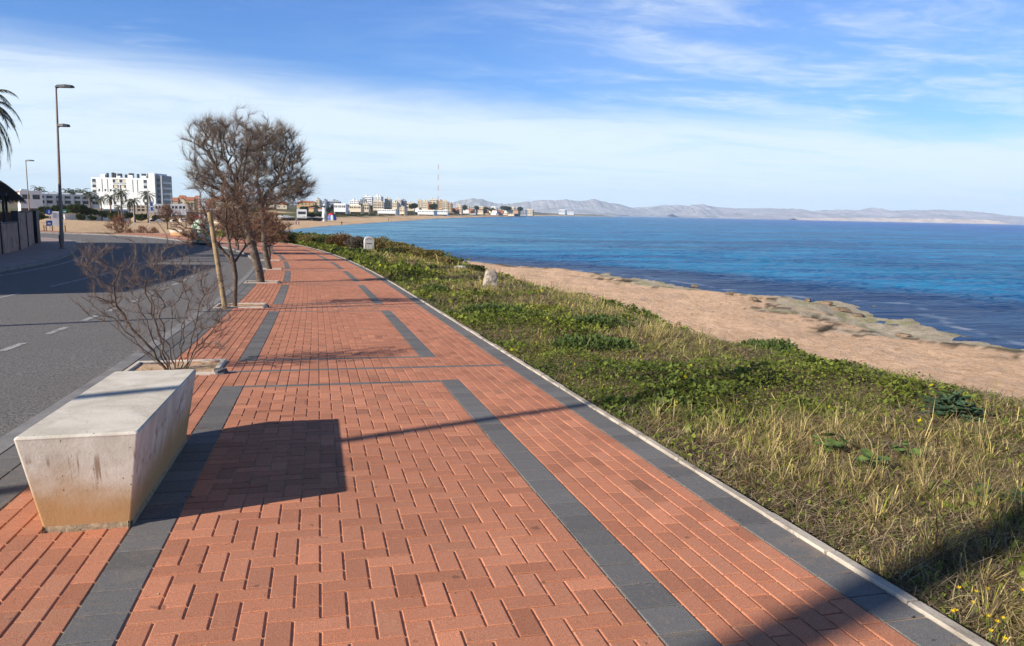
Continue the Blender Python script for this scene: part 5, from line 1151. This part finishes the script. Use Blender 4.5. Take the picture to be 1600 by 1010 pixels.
# milestones
whs = mat('painted_stone', (.66, .63, .57), .85, .12, 5, bump=.3, bs=20, col2=(.30, .24, .18), c2s=6, c2t=(.60, .72))
p = at(576.5, 394, 51.0); e = tag(empty('milestone', (p[0], p[1], hz(p[0], p[1])-.1), .12), 'white round-topped milestone on the scrubby mound by the path bend', 'milestone')
zt = at(576.5, 369.5, 51.0)[2]-(hz(p[0], p[1])-.1); w2 = .33; pr = [(-w2*1.06, -.3), (-w2, .1)]+[(-w2*math.cos(math.pi*k/12), zt-w2+w2*math.sin(math.pi*k/12)) for k in range(13)]+[(w2, .1), (w2*1.06, -.3)]
mb = MB(); n = len(pr); mb.add([(x_, -.14, z_) for x_, z_ in pr]+[(x_, .14, z_) for x_, z_ in pr], [tuple(range(n)), tuple(range(2*n-1, n-1, -1))]+[(k, (k+1) % n, n+(k+1) % n, n+k) for k in range(n)]); mb.build('stone', whs, e)
br_ = mat('faded_lettering', (.22, .12, .07), .9, .2, 20)
mb = MB(); 
for k in range(7): a = math.pi*(.22+.56*k/6); mb.box(-.21*math.cos(a)-.018, -.21*math.cos(a)+.018, -.146, -.142, zt-w2-.02+.2*math.sin(a)-.03, zt-w2-.02+.2*math.sin(a)+.03)
mb.build('faded_lettering', br_, e)
mb = MB()
for k in range(6): mb.box(-.2+k*.068, -.16+k*.068, -.146, -.142, zt-.52, zt-.44)
mb.build('faded_lettering', br_, e)
def rockm(name, loc, sx_, sy_, sz_, seed, m_, label, cat, taper=.75, rough=.12, rz=0):
    n, h_ = 16, 8; vs = []; zmin = -.25
    for j in range(h_+1):
        f = j/h_
        for k in range(n):
            a = 2*math.pi*k/n; sq = (abs(math.cos(a))**5+abs(math.sin(a))**5)**(-1/5); rr_ = sq*(1-(1-taper)*f)*(1+rough*(vnoise(np.array([k*.6]), np.array([j*.8]), seed)[0]-.5)*2); 
            if j == h_: rr_ *= .86
            vs.append((rr_*math.cos(a)*sx_/2, rr_*math.sin(a)*sy_/2, zmin+(sz_-zmin)*f+.03*sz_*(vnoise(np.array([k*.9]), np.array([3.]), seed)[0]-.5)*(j == h_)))
    mb = MB(); mb.add(vs, [(j*n+k, j*n+(k+1) % n, (j+1)*n+(k+1) % n, (j+1)*n+k) for j in range(h_) for k in range(n)]+[tuple(h_*n+k for k in range(n))]); o = mb.build(name, m_, None, loc); o.rotation_euler[2] = rz; return tag(o, label, cat)
roughs = mat('rough_limestone', (.46, .38, .30), .95, .3, 7, bump=1, bs=18, col2=(.20, .15, .11), c2s=14, c2t=(.5, .62))
p = at(766, 446, 22.5); rockm('marker_stone', (p[0], p[1], hz(p[0], p[1])), .52, .4, .50, 4, roughs, 'rough tapered boundary stone standing in the dry grass near the rock shelf', 'stone', .62)
p = at(719, 419.5, 36); rockm('flat_stone', (p[0], p[1], hz(p[0], p[1])+.02), .65, .5, .16, 9, whs, 'flat pale stone lying on the green scrub left of the rock shelf', 'stone', .8)

# boulders and slabs on the shelf
RS = [(1140,462,.6,.25,'brown flat rock on the orange shelf, left of the weedy line'),(1177,471,.9,.35,'brown rock with shadow, the largest on the open orange shelf'),(1290,478,1.0,.4,'dark rock at the start of the weedy line'),(1315,487,1.1,.35,'dark rock in the middle of the weedy line'),(1340,497,1.2,.35,'dark rock at the lower part of the weedy line'),(1411,526,.9,.2,'flat dark rock near the lower shelf edge'),(1085,449,.7,.3,'small brown rock near the upper shore'),(1262,472,.7,.3,'brown rock left of the weedy line')]
for i, (px, py, s_, h_, lb) in enumerate(RS):
    d = at(px, py, 1)-CAM; z = SEA+.5; q = CAM+d*((z-CAM[2])/d[2])
    for _ in range(6): z = max(SEA, hz(q[0], q[1])); q = CAM+d*((z-CAM[2])/d[2])
    o = rockm('shore_rock', (q[0], q[1], z-.02), s_*1.4, s_, h_, 20+i, mat('shore_rock', (.20, .14, .09) , .95, .35, 4, bump=1, bs=9), lb, 'rock', .6, .3, i); o['group'] = 'loose rocks on the shelf'

# ------------------------------------------------------------------ people on the far beach
def person(top, legs, label):
    e = tag(empty('person'), label, 'person', 'people walking on the far beach')
    def skin(name, pts, edges, rad_, m_):
        me = bpy.data.meshes.new(name); me.from_pydata(pts, edges, []); me.materials.append(m_); o = bpy.data.objects.new(name, me); COL.objects.link(o); o.parent = e
        mo = o.modifiers.new('skin', 'SKIN'); me.skin_vertices or me.vertices
        if not me.skin_vertices: 
            import bmesh
            bm = bmesh.new(); bm.from_mesh(me); bm.verts.layers.skin.verify(); bm.to_mesh(me); bm.free()
        for i, r_ in enumerate(rad_): me.skin_vertices[0].data[i].radius = (r_, r_)
        me.skin_vertices[0].data[0].use_root = True; s2 = o.modifiers.new('sub', 'SUBSURF'); s2.levels = s2.render_levels = 1; return o
    P = [(0,0,.95),(0,0,1.2),(0,0,1.42),(0,-.01,1.52),(0,-.02,1.66),(.19,0,1.40),(.25,.05,1.12),(.27,-.05,.88),(-.19,0,1.40),(-.25,-.08,1.12),(-.26,-.22,.90),(.10,0,.88),(.11,-.14,.48),(.11,-.10,.06),(.11,-.24,.04),(-.10,0,.88),(-.11,.08,.48),(-.11,.26,.10),(-.11,.16,.03)]
    E_ = [(0,1),(1,2),(2,3),(3,4),(2,5),(5,6),(6,7),(2,8),(8,9),(9,10),(0,11),(11,12),(12,13),(13,14),(0,15),(15,16),(16,17),(17,18)]
    r_ = [.13,.13,.12,.06,.10,.065,.05,.035,.065,.05,.035,.085,.065,.04,.03,.085,.065,.04,.03]
    skin('body', P, E_, r_, M['skin'])
    skin('jacket', [P[i] for i in (0,1,2,5,6,8,9)]+[(.265,-.02,.95),(-.255,-.17,.96)], [(0,1),(1,2),(2,3),(3,4),(4,7),(2,5),(5,6),(6,8)], [.165,.155,.15,.085,.07,.085,.07,.055,.055], M[top])
    skin('trousers', [(0,0,.93),P[11],P[12],(.11,-.11,.12),P[15],P[16],(-.11,.24,.15)], [(0,1),(1,2),(2,3),(0,4),(4,5),(5,6)], [.15,.105,.085,.065,.105,.085,.065], M[legs])
    mb = MB(); mb.lathe([(.02, 1.60), (.10, 1.64), (.105, 1.70), (.07, 1.775), (.01, 1.79)], 10); mb.build('hair', M['darkm'], e); return e
PE = [(463,352.4,'blackp','bluep','person in dark clothes, left one of the pair on the beach right of the trees'),(467,352.2,'redp','blackp','person in a reddish top, right one of the pair on the beach'),(534,352,'blackp','blackp','person in black standing at the water edge below the dome'),(607,345.8,'terra','blackp','walker on the left of the distant pair along the waterline'),(611.5,345.8,'grey','bluep','walker on the right of the distant pair along the waterline')]
for px, py, a, b_, lb in PE:
    o = person(a, b_, lb); d = at(px, py, 1)-CAM; q = CAM+d*((SEA+.15-CAM[2])/d[2])
    for _ in range(4): z = hz(q[0], q[1]); q = CAM+d*((max(z, SEA)-CAM[2])/d[2])
    o.location = (q[0], q[1], max(SEA, hz(q[0], q[1]))); o.rotation_euler[2] = px
    o.scale = (1.15, 1.15, 1.1)

# ------------------------------------------------------------------ villa left of the frame, whose shade lies on the road
vl = tag(empty('villa', (-20, 14.3, -1)), 'two storey villa left of the road, outside the frame, shading the road', 'house')
mb = MB(); mb.box(-9, 0, 0, 14, -1, 8.4); mb.box(-9, -1.2, 14.002, 39, -1, 7.8); mb.build('wall', M['white'], vl)
mb = MB(); mb.box(-9.4, .25, -.02, 14.001, 8.401, 8.6); mb.build('roof', M['terra'], vl)
for k in range(3): mb = MB(); mb.box(.003, .08, 1.5+4.3*k, 3.6+4.3*k, 4.6, 6.4); mb.build('window', M['glass'], vl)
for k in range(7): mb = MB(); y_ = 16.4+2.35*k; mb.box(-1.9, -1.6, y_, y_+.55, 7.801, 9.6-.10*k); mb.build('stripe_shade_post', M['white'], vl)  # unseen posts added on the roof to throw shadow stripes onto the road
mb = MB(); mb.box(-1.95, -1.55, 21.1, 23.4, 9.602, 9.75); mb.build('stripe_shade_beam', M['white'], vl)  # unseen beam added over the posts for the same striped shade
op = palm(11.0, 26, 2.0, 15, 40, 'x', None, .165, .03); op.location = (-10.7, -2.90, float(zg(-10.7, -3.0))); op.rotation_euler[2] = 2.2; op['label'] = 'palm on the sidewalk left of the camera, whose shadow falls across the near path'

# ------------------------------------------------------------------ plants of the verge
def verge(n, r0, r1, a0, a1, pw_=0.5, seed=1):
    rg_ = np.random.default_rng(seed); r = r0*(r1/r0)**(rg_.random(n)**pw_); a = np.radians(rg_.uniform(a0, a1, n))+_y
    x = CAMX+r*np.sin(a); y = r*np.cos(a); h, dE, dC, dk = height(x, y, True)
    lim = .03
    ok = ((dk > lim) & (y < 60) | ((y >= 60) & ~inside(RIGHTP, x, y))) & (dE > -.5) & (y < 88) & (y > -8); ok &= ~inside(RIGHTP, x-.05, y)
    return x[ok], y[ok], h[ok], dE[ok], dk[ok], r[ok], rg_
def greenness(x, y, dE, dk):
    g = fbm(x*.5+4, y*.42, 4, 81)
    g = g+.17*sst(2.6, 1.0, dk)*sst(3.6, 6.5, y)+.22*sst(2.4, .8, dE)-.15*sst(6.5, 4.2, y)*sst(6, 4, dk)-.17*np.exp(-((dk-4.6)/1.9)**2)*sst(8, 12, y)-.05*sst(12, 20, y)-.08*sst(26, 40, y)*sst(1, 2, dk)
    return g
x, y, z, dE, dk, r, rg_ = verge(720000, 2.0, 95, -22, 62, .80, 2)
g = greenness(x, y, dE, dk)
bare = fbm(x*.7, y*.7, 4, 91)+.12*np.exp(-((x-7.2)**2/1.5+(y-8.6)**2/.8))
keep = (rg_.random(len(x)) < np.clip(1.35-g*1.1, .12, 1)) & (bare < .66)
x, y, z, dE, dk, r, g = [q[keep] for q in (x, y, z, dE, dk, r, g)]
n = len(x); sc = np.maximum(1, r/9.0); tall = .25+1.35*sst(.3, .7, fbm(x*2.0, y*2.0, 3, 84))
L = (.04+.125*rg_.random(n)**1.8)*tall*np.minimum(sc, 2.6)**.6*np.clip(1.25-g, .4, 1)*(.5+.5*sst(0, .35, dk))
yaw_ = rg_.uniform(0, 2*np.pi, n)+1.2*fbm(x*.8, y*.8, 2, 86); lean = rg_.uniform(.25, 1.52, n)
cs = .15*np.where(r > 9, 1.7, 1.0); ci = np.floor(x/cs).astype(np.int64); cj = np.floor(y/cs).astype(np.int64)      # tussocks: blades fan out of shared crowns
tx = (ci+.2+.6*_h(ci, cj, 501))*cs; ty = (cj+.2+.6*_h(ci, cj, 502))*cs; tu = (_h(ci, cj, 503) < .78) & (rg_.random(n) < .85)
ox, oy = x-tx, y-ty; size = .35+1.25*_h(ci, cj, 504)**1.5; x = np.where(tu, tx+ox*.30, x); y = np.where(tu, ty+oy*.30, y); yaw_ = np.where(tu, np.arctan2(oy, ox)+rg_.normal(0, .45, n), yaw_)
lean = np.where(tu, .15+1.25*rg_.random(n)**.8, lean); L = np.where(tu, L*size*1.35, L*.75)
d = np.stack([np.cos(yaw_)*np.sin(lean), np.sin(yaw_)*np.sin(lean), np.cos(lean)], 1); sdv = np.stack([-np.sin(yaw_+rg_.normal(0, .7, n)), np.cos(yaw_), np.zeros(n)], 1)
wv = (.0014+.0016*rg_.random(n))*sc*1.0
b0 = np.stack([x, y, z-.01], 1); L1_ = L[:, None]; m1_ = b0+d*L1_*.5+np.array([0, 0, .12])*L1_; m1_ = m1_+rg_.normal(0, .10, (n, 3))*L1_; tpt = b0+d*L1_*1.0+np.array([0, 0, -.20])*L1_+rg_.normal(0, .26, (n, 3))*L1_; tpt[:, 2] = np.maximum(tpt[:, 2], z+.004)
V = np.stack([b0-sdv*wv[:, None], b0+sdv*wv[:, None], m1_+sdv*wv[:, None]*.8, m1_-sdv*wv[:, None]*.8, tpt], 1).reshape(-1, 3); bs = np.arange(n)[:, None]*5
tone = np.where((rg_.random(n) < .27+sst(.36, .60, g)*.6)[:, None], C(.31,.335,.05), C(.72,.56,.22))*rg_.uniform(.55, 1.35, (n, 1))
oldg = (rg_.random(n) < .22+.25*sst(6, 3.5, y))[:, None]; tone = np.where(oldg, C(.33,.23,.13)*rg_.uniform(.5, 1.2, (n, 1)), tone)
grm = mat('grass_blades', (1, 1, 1), .75, .1, 3, attr=True, spec=.2, trans=.38)
tag(npmesh('dry_grass', V, [bs+np.array([[0, 1, 2, 3]]), bs+np.array([[3, 2, 4]])], grm, cols=np.repeat(tone, 5, 0)), kind='stuff')
# flattened dead thatch between the tufts
x, y, z, dE, dk, r, rg_ = verge(320000, 2.0, 30, -22, 62, .9, 12)
n = len(x); sc = np.maximum(1, r/7.0); L = (.04+.11*rg_.random(n))[:, None]*sc[:, None]**.5; a = rg_.uniform(0, 2*np.pi, n); z = z+.035*rg_.random(n)*(fbm(x*3, y*3, 2, 301)+.4)
d = np.stack([np.cos(a), np.sin(a), rg_.normal(.05, .22, n)], 1); s2 = np.stack([-np.sin(a), np.cos(a), rg_.normal(0, .2, n)], 1)*(.0012+.0012*rg_.random(n))[:, None]*sc[:, None]; o_ = np.stack([x, y, z], 1)
md = o_+d*L*.5+rg_.normal(0, .12, (n, 3))*L; en = md+(d+rg_.normal(0, .5, (n, 3)))*L*.5; en[:, 2] = np.maximum(en[:, 2], z-.01)
V = np.stack([o_-s2, o_+s2, md+s2, md-s2, en], 1).reshape(-1, 3); bs = np.arange(n)[:, None]*5
tone = np.where((rg_.random(n) < .45)[:, None], C(.60,.47,.28), C(.30,.21,.13))*rg_.uniform(.5, 1.3, (n, 1)); tone = np.where((rg_.random(n) < .16)[:, None], C(.14,.18,.04), tone)
tag(npmesh('dead_thatch', V, [bs+np.array([[0, 1, 2, 3]]), bs+np.array([[3, 2, 4]])], grm, cols=np.repeat(tone, 5, 0)), kind='stuff')
# leafy ground cover
x, y, z, dE, dk, r, rg_ = verge(560000, 2.0, 95, -22, 62, .80, 7)
g = greenness(x, y, dE, dk)+.06*(fbm(x*3, y*3, 2, 95)-.5)
keep = rg_.random(len(x)) < sst(.42, .62, g+.10*(fbm(x*1.7, y*1.7, 3, 197)-.5)*2)*.92+.15
x, y, z, dE, dk, r, g = [q[keep] for q in (x, y, z, dE, dk, r, g)]; n = len(x); sc = np.maximum(1, r/9.0)
dome = .03+.20*sst(.50, .80, g+.22*(fbm(x*2.3, y*2.3, 3, 96)-.5))*(.4+.6*sst(0, .4, dk)); hh_ = z+dome*rg_.random(n)**.5*np.minimum(1.5, sc**.4)
a = rg_.uniform(0, 2*np.pi, n); tilt = rg_.uniform(-.1, 1.1, n); d = np.stack([np.cos(a)*np.cos(tilt), np.sin(a)*np.cos(tilt), np.sin(tilt)], 1); s2 = np.stack([-np.sin(a), np.cos(a), rg_.normal(0, .3, n)], 1)
ls = (.009+.013*rg_.random(n))*sc*(1+.8*(fbm(x*1.5, y*1.5, 2, 97) > .58)); o_ = np.stack([x, y, hh_], 1); ls = ls[:, None]
V = np.stack([o_, o_+d*ls*.7+s2*ls*.62, o_+d*ls*1.7+np.array([0, 0, -.1])*ls, o_+d*ls*.7-s2*ls*.62], 1).reshape(-1, 3)
kk_ = fbm(x*.9+9, y*.9, 3, 98)[:, None]; tone = C(.085,.130,.024)*(1-kk_)+C(.27,.29,.042)*kk_; tone = tone*rg_.uniform(.55, 1.5, (n, 1))
edgeg = (rg_.random(n) < .45*sst(1.7, .5, dE)*sst(24, 10, y))[:, None]; tone = np.where(edgeg, C(.30,.09,.04)*rg_.uniform(.6, 1.4, (n, 1)), tone)
ye = (rg_.random(n) < .010)[:, None]*(dk < 4)[:, None]; tone = np.where(ye, C(.62,.50,.02), tone)
tag(npmesh('ground_cover', V, np.arange(4*n).reshape(n, 4), leafm, cols=np.repeat(tone, 4, 0)), kind='stuff')
# pebbles and litter on the soil
# scrub on the dunes across the bay and behind the left sand
rg2 = np.random.default_rng(77); pts = []
nn = 16000; pxs = np.concatenate([rg2.uniform(470, 820, nn//2), rg2.uniform(-20, 300, nn//2)]); Zs = np.concatenate([440*(1400/440)**rg2.random(nn//2), rg2.uniform(130, 330, nn//2)])
q = CAM[None]+Zs[:, None]*(FW[None]+RT[None]*((pxs-800)/FPX)[:, None]-UP[None]*((330-505)/FPX)); h, dE, dC, dk = height(q[:, 0], q[:, 1], True)
cl_ = fbm(q[:, 0]*.03, q[:, 1]*.03, 4, 23)+.2; left = pxs < 300
ok = (dC > 25) & np.where(left, fbm(q[:, 0]*.02, q[:, 1]*.05, 3, 44) > .50, cl_ > .50); ok &= (dC > np.where(left, 60, 40)); q = q[ok]; h = h[ok]; n = len(q); m_ = 14
a = rg2.uniform(0, 2*np.pi, (n, m_)); rr_ = rg2.random((n, m_))**.5*(1.0+Zs[ok][:, None]/500); ox = q[:, 0][:, None]+rr_*np.cos(a); oy = q[:, 1][:, None]+rr_*np.sin(a); s_ = (.35+Zs[ok][:, None]/1400)*rg2.uniform(.5, 1.3, (n, m_))
V = np.stack([np.stack([ox-s_*np.cos(a+1), oy-s_*np.sin(a+1), np.repeat(h[:, None], m_, 1)], -1), np.stack([ox+s_*np.cos(a+1), oy+s_*np.sin(a+1), np.repeat(h[:, None], m_, 1)], -1), np.stack([ox, oy, h[:, None]+s_*1.3], -1)], 2).reshape(-1, 3)
tone = (C(.05,.06,.02)*rg2.uniform(.5, 1.3, (n*m_, 1))+C(.09,.075,.03)*rg2.random((n*m_, 1))); tag(npmesh('dune_scrub', V, np.arange(len(V)).reshape(-1, 3), leafm, cols=np.repeat(tone, 3, 0)), kind='stuff')

# shrubs along the bend and the cliff edge, one by one
SG = 'shrubs on the mound where the path bends'
SL = [(446,381,58,.9,.9,DG,'green rounded shrub at the far end of the path'),(462,380,58,.8,.8,((.05,.07,.02),(.14,.12,.04)),'yellow green shrub, second from the far path end'),(478,381,57,.8,.75,((.12,.10,.035),(.36,.28,.09)),'brown shrub between green ones at the far bend'),(493,382,56,.9,.8,((.12,.10,.035),(.36,.28,.09)),'reddish brown shrub left of the mound'),(508,384,55,.8,.75,DG,'dark green shrub left of the big orange-brown shrub'),
      (530,386,54,1.1,1.0,((.10,.06,.03),(.30,.17,.07)),'biggest orange-brown shrub on the mound, left of the milestone'),(546,386,54,1.2,1.15,((.12,.07,.03),(.34,.20,.08)),'tall orange-brown shrub on top of the mound'),(558,391,53,.9,.75,((.10,.09,.07),(.24,.19,.14)),'grey twiggy shrub just left of the milestone'),(592,389,53,1.0,.9,((.12,.10,.035),(.36,.28,.09)),'brown shrub right of the milestone'),(612,399,48,1.0,.35,DG,'dark low shrub below the milestone'),(548,404,46,1.1,.32,DG,'wide dark green shrub at the path side before the milestone'),
      (620,392,52,1.0,.7,((.12,.10,.035),(.36,.28,.09)),'olive shrub right of the mound top'),(640,397,49,1.2,.6,((.12,.10,.035),(.36,.28,.09)),'olive brown shrub on the seaward slope'),(664,403,46,1.1,.55,((.12,.10,.035),(.36,.28,.09)),'brown low shrub at the cliff edge'),(690,411,42,1.0,.45,((.12,.10,.035),(.36,.28,.09)),'last low shrub before the rock shelf opens'),(735,421,38,.8,.4,DG,'dark shrub at the notch of the cliff edge')]
for i, (px, py, Z, r_, h_, cc2, lb) in enumerate(SL):
    p = at(px, py, Z); bush('shrub', lb, 'shrub', SG, (p[0], p[1], hz(p[0], p[1])-.05), 100+i, 4200, r_, h_*1.0, .10, *cc2, upr=.6)
for i, (u, y_, r_, h_, lb) in enumerate([(4.0, 20.5, .55, .34, 'dark leafy clump near the kerb, far third of the verge'), (4.3, 14.2, .60, .36, 'dark leafy clump near the kerb beside the forked tree shadow'), (4.6, 9.6, .50, .28, 'low dark leafy clump right of the kerb, middle of the picture'), (7.5, 9.9, .45, .30, 'bright green clump beside the bare patch'), (5.6, 12.2, .5, .28, 'blue green clump in the middle of the verge'), (9.6, 15.2, .6, .35, 'dark clump near the cliff edge, right of the verge')]):
    p = (u, y_); bush('leafy_clump', lb, 'plant', 'leafy clumps on the verge', (u, y_, hz(u, y_)-.03), 140+i, 3000, r_*1.15, h_*.62, .05, (.06, .095, .025), (.15, .20, .05), upr=.5)
# thistle
p = at(1478, 722, 6.6); g_ = hz(p[0], p[1]); th_e = tag(empty('thistle_plant', (p[0], p[1], g_)), 'large dark green thistle with jagged leaves standing out of the dry grass', 'plant')
def jag(L, wd, ns=8):
    vs = [(0, 0, 0)]; l = []; r_ = []
    for k in range(1, ns*2): f = k/(ns*2); w_ = wd*math.sin(math.pi*min(1, f*1.05))**.7*(1 if k % 2 else .45); l.append((f*L, w_, 0)); r_.append((f*L, -w_, 0))
    mids = [((k/(ns*2))*L, 0, -.012) for k in range(0, ns*2+1)]; return l, r_, mids
rr = random.Random(3); TV = []; TF = []
for k in range(60):
    rose = k < 30; L = rr.uniform(.16, .34) if rose else rr.uniform(.11, .22); wd = L*.20; l, r_, mids = jag(L, wd); a = k*2.4; el = rr.uniform(.05, .7) if rose else rr.uniform(.2, .9); z0 = rr.uniform(.01, .06) if rose else rr.uniform(.06, .19); x0 = rr.uniform(-.16, .16) if rose else rr.uniform(-.1, .1)
    Mx = Matrix.Translation((x0, 0, z0)) @ Matrix.Rotation(a, 4, 'Z') @ Matrix.Rotation(-el, 4, 'Y'); b = len(TV)
    def bendv(v): f = v[0]/L; return Mx @ Vector((v[0], v[1], v[2]-.35*L*f*f))
    TV += [bendv(v) for v in mids]; nl = len(l); TV += [bendv(v) for v in l]+[bendv(v) for v in r_]; nm = len(mids)
    for j in range(nl-1): TF += [(b+j+1, b+j+2, b+nm+j+1, b+nm+j), (b+j+2, b+j+1, b+nm+nl+j, b+nm+nl+j+1)]
mb = MB(); mb.add([tuple(v) for v in TV], TF); mb.build('leaves', mat('thistle_leaf', (.06, .11, .055), .6, .3, 20, trans=.2), th_e)
mb = MB(); mb.tube([(0, 0, -.02), (.01, 0, .2), (.02, 0, .26)], [.012, .010, .006], 6); mb.build('stem', mat('thistle_stem', (.09, .12, .06), .7), th_e)
for i, (px, py, s_, lb) in enumerate([(1300,705,1.0,'broad round-leaved green plant in the dry grass, left of the thistle'),(1360,730,.9,'broad-leaved plant just left of the thistle foot'),(1420,712,.8,'fresh green broad leaves touching the thistle'),(1555,790,.9,'shaded broad-leaved plant at the right edge, below the thistle')]):
    d = at(px, py, 1)-CAM; q = CAM+d*4
    for _ in range(8): z = hz(q[0], q[1])+.03; q = CAM+d*((z-CAM[2])/d[2])
    rr = random.Random(i); mb = MB()
    for k in range(12):
        a = k*2.4+rr.random(); rad_ = rr.uniform(.02, .13)*s_; sz = rr.uniform(.025, .05)*s_; zc = rr.uniform(.04, .13)*s_; tl = rr.uniform(-.5, .6); Mx = Matrix.Translation((rad_*math.cos(a), rad_*math.sin(a), zc)) @ Matrix.Rotation(a, 4, 'Z') @ Matrix.Rotation(tl, 4, 'Y'); n = 10
        vs = [(0, 0, -.008)]+[(sz*(1+.12*(j % 2))*math.cos(2*math.pi*j/n), sz*(1+.12*(j % 2))*math.sin(2*math.pi*j/n), .004) for j in range(n)]; mb.add(vs, [(0, 1+j, 1+(j+1) % n) for j in range(n)], Mx); mb.tube([(0, 0, 0), (rad_*.6*math.cos(a), rad_*.6*math.sin(a), zc*.7), (rad_*math.cos(a), rad_*math.sin(a), zc-.008)], .0022, 4)
    tag(mb.build('mallow_plant', mat('mallow_leaf', (.13, .20, .05), .6, .3, 20, trans=.25), None, (q[0], q[1], z-.03)), lb, 'plant', 'broad-leaved mallow plants on the verge')
# yellow flowers at the lower right corner
fstem = mat('flower_stem', (.10, .15, .04), .7)
fy = mat('yellow_petal', (.80, .56, .02), .6, .1, 30, trans=.3)
FL = [(1545,965,'flower nearest the lower right corner of the verge'),(1558,973,'second flower from the lower right corner'),(1567,968,'third small flower in the corner cluster'),(1498,920,'flower near the kerb, left of the flower cluster'),(1493,955,'left-most of the lower yellow flowers'),(1488,957,'flower touching the left-most one'),(1543,922,'yellow flower above the corner cluster, with an orange one near'),(1525,926,'small orange-tinted flower left of the upper one'),(1597,924,'flower cut by the right picture edge'),(1570,1000,'flower at the very bottom right'),(1520,943,'small flower between the kerb and the cluster'),(1548,988,'orange flower below the corner cluster')]
for i, (px, py, lb) in enumerate(FL):
    d = at(px, py, 1)-CAM; q = CAM+d*2
    for _ in range(8): z = hz(q[0], q[1])+.075; q = CAM+d*((z-CAM[2])/d[2])
    e = tag(empty('yellow_flower', (q[0], q[1], z-.075)), 'yellow '+lb if not lb.startswith('yellow') else lb, 'flower', 'yellow flowers in the lower right corner'); mb = MB(); rr = random.Random(i)
    mb.tube([(0, 0, -.01), (.004, 0, .04), (0, 0, .075)], .0016, 5); mb.build('stem', fstem, e); mb = MB()
    for k in range(7):
        a = k*2*math.pi/7+rr.random()*.3; Mx = Matrix.Translation((0, 0, .075)) @ Matrix.Rotation(a, 4, 'Z') @ Matrix.Rotation(-rr.uniform(.3, .8), 4, 'Y'); mb.add([(0, 0, 0), (.008, .004, .001), (.014, .0, .003), (.008, -.004, .001)], [(0, 1, 2, 3)], Mx)
    mb.build('petals', fy, e)
# weeds in the first pit and by the paving joints
for k in range(3):
    v0 = 8.05+k*7.25; rg_ = np.random.default_rng(k+200); n = 1500; px_ = rg_.uniform(-.95, -.2, n); pv = rg_.uniform(v0+.06, v0+.85, n); mk = fbm(px_*6, pv*6, 3, 5+k) > .5; px_ = px_[mk]; pv = pv[mk]; n = len(px_); b0 = uvw(px_, pv, -.02); a = rg_.uniform(0, 6.28, n); L = rg_.uniform(.02, .07, n)[:, None]
    d = np.stack([np.cos(a)*.6, np.sin(a)*.6, np.ones(n)*.8], 1); s2 = np.stack([-np.sin(a), np.cos(a), a*0], 1)*.0022; V = np.stack([b0-s2, b0+s2, b0+d*L], 1).reshape(-1, 3)
    tag(npmesh('pit_weeds', V, np.arange(3*n).reshape(n, 3), grm, cols=np.repeat(np.where((rg_.random(n) < .5)[:, None], C(.36, .25, .11), C(.12, .15, .04))*rg_.uniform(.6, 1.3, (n, 1)), 3, 0)), kind='stuff')

# bits of twig, leaf and grit lying on the paving
rg_ = np.random.default_rng(404); n = 2600; u_ = np.concatenate([rg_.uniform(-1.0, 3.15, n//2), 3.17-abs(rg_.normal(0, .12, n//4)), -.7+rg_.normal(0, .25, n-n//2-n//4)]); v_ = 1.2*(34/1.2)**rg_.random(n); b0 = uvw(u_, v_, .002)
a = rg_.uniform(0, 6.28, n); L = (rg_.uniform(.003, .012, n)*np.where(rg_.random(n) < .1, 2.2, 1))[:, None]; d = np.stack([np.cos(a), np.sin(a), rg_.uniform(0, .25, n)], 1); s2 = np.stack([-np.sin(a), np.cos(a), rg_.uniform(0, .4, n)], 1)
V = np.stack([b0, b0+d*L*.6+s2*L*.25, b0+d*L*1.3, b0+d*L*.6-s2*L*.25*.2], 1).reshape(-1, 3); tag(npmesh('litter', V, np.arange(4*n).reshape(n, 4), twigm, cols=np.repeat(np.where((rg_.random(n) < .5)[:, None], C(.10,.07,.045), C(.42,.33,.22))*rg_.uniform(.6, 1.3, (n, 1)), 4, 0)), kind='stuff')
# weeds along the foot of the kerb, on the path side
n = 5200; v_ = 1.2*(40/1.2)**rg_.random(n); mk = fbm(v_*1.3, v_*0, 3, 405) > .56; v_ = v_[mk]; n = len(v_); b0 = uvw(3.26+abs(rg_.normal(0, .02, n)), v_, .0); a = rg_.uniform(0, 6.28, n); L = rg_.uniform(.02, .09, n)[:, None]
d = np.stack([np.cos(a)*.7-.3, np.sin(a)*.7, np.ones(n)*.55], 1); s2 = np.stack([-np.sin(a), np.cos(a), a*0], 1)*.0022; V = np.stack([b0-s2, b0+s2, b0+d*L], 1).reshape(-1, 3)
tag(npmesh('kerb_weeds', V, np.arange(3*n).reshape(n, 3), grm, cols=np.repeat(np.where((rg_.random(n) < .6)[:, None], C(.42,.31,.15), C(.13,.17,.04))*rg_.uniform(.6, 1.3, (n, 1)), 3, 0)), kind='stuff')

# ------------------------------------------------------------------ air
hm = bpy.data.materials.new('air'); hm.use_nodes = True; t = hm.node_tree; t.nodes.clear(); out = N(t, 'ShaderNodeOutputMaterial'); pv_ = N(t, 'ShaderNodeVolumePrincipled')
pv_.inputs['Color'].default_value = (.72, .88, 1.0, 1); pv_.inputs['Density'].default_value = 6.5e-5; pv_.inputs['Anisotropy'].default_value = 0.0
t.links.new(pv_.outputs[0], out.inputs['Volume'])
mb = MB(); mb.box(-9000, 14500, -9000, 14500, -25, 460); o = mb.build('haze', hm); tag(o, kind='stuff')
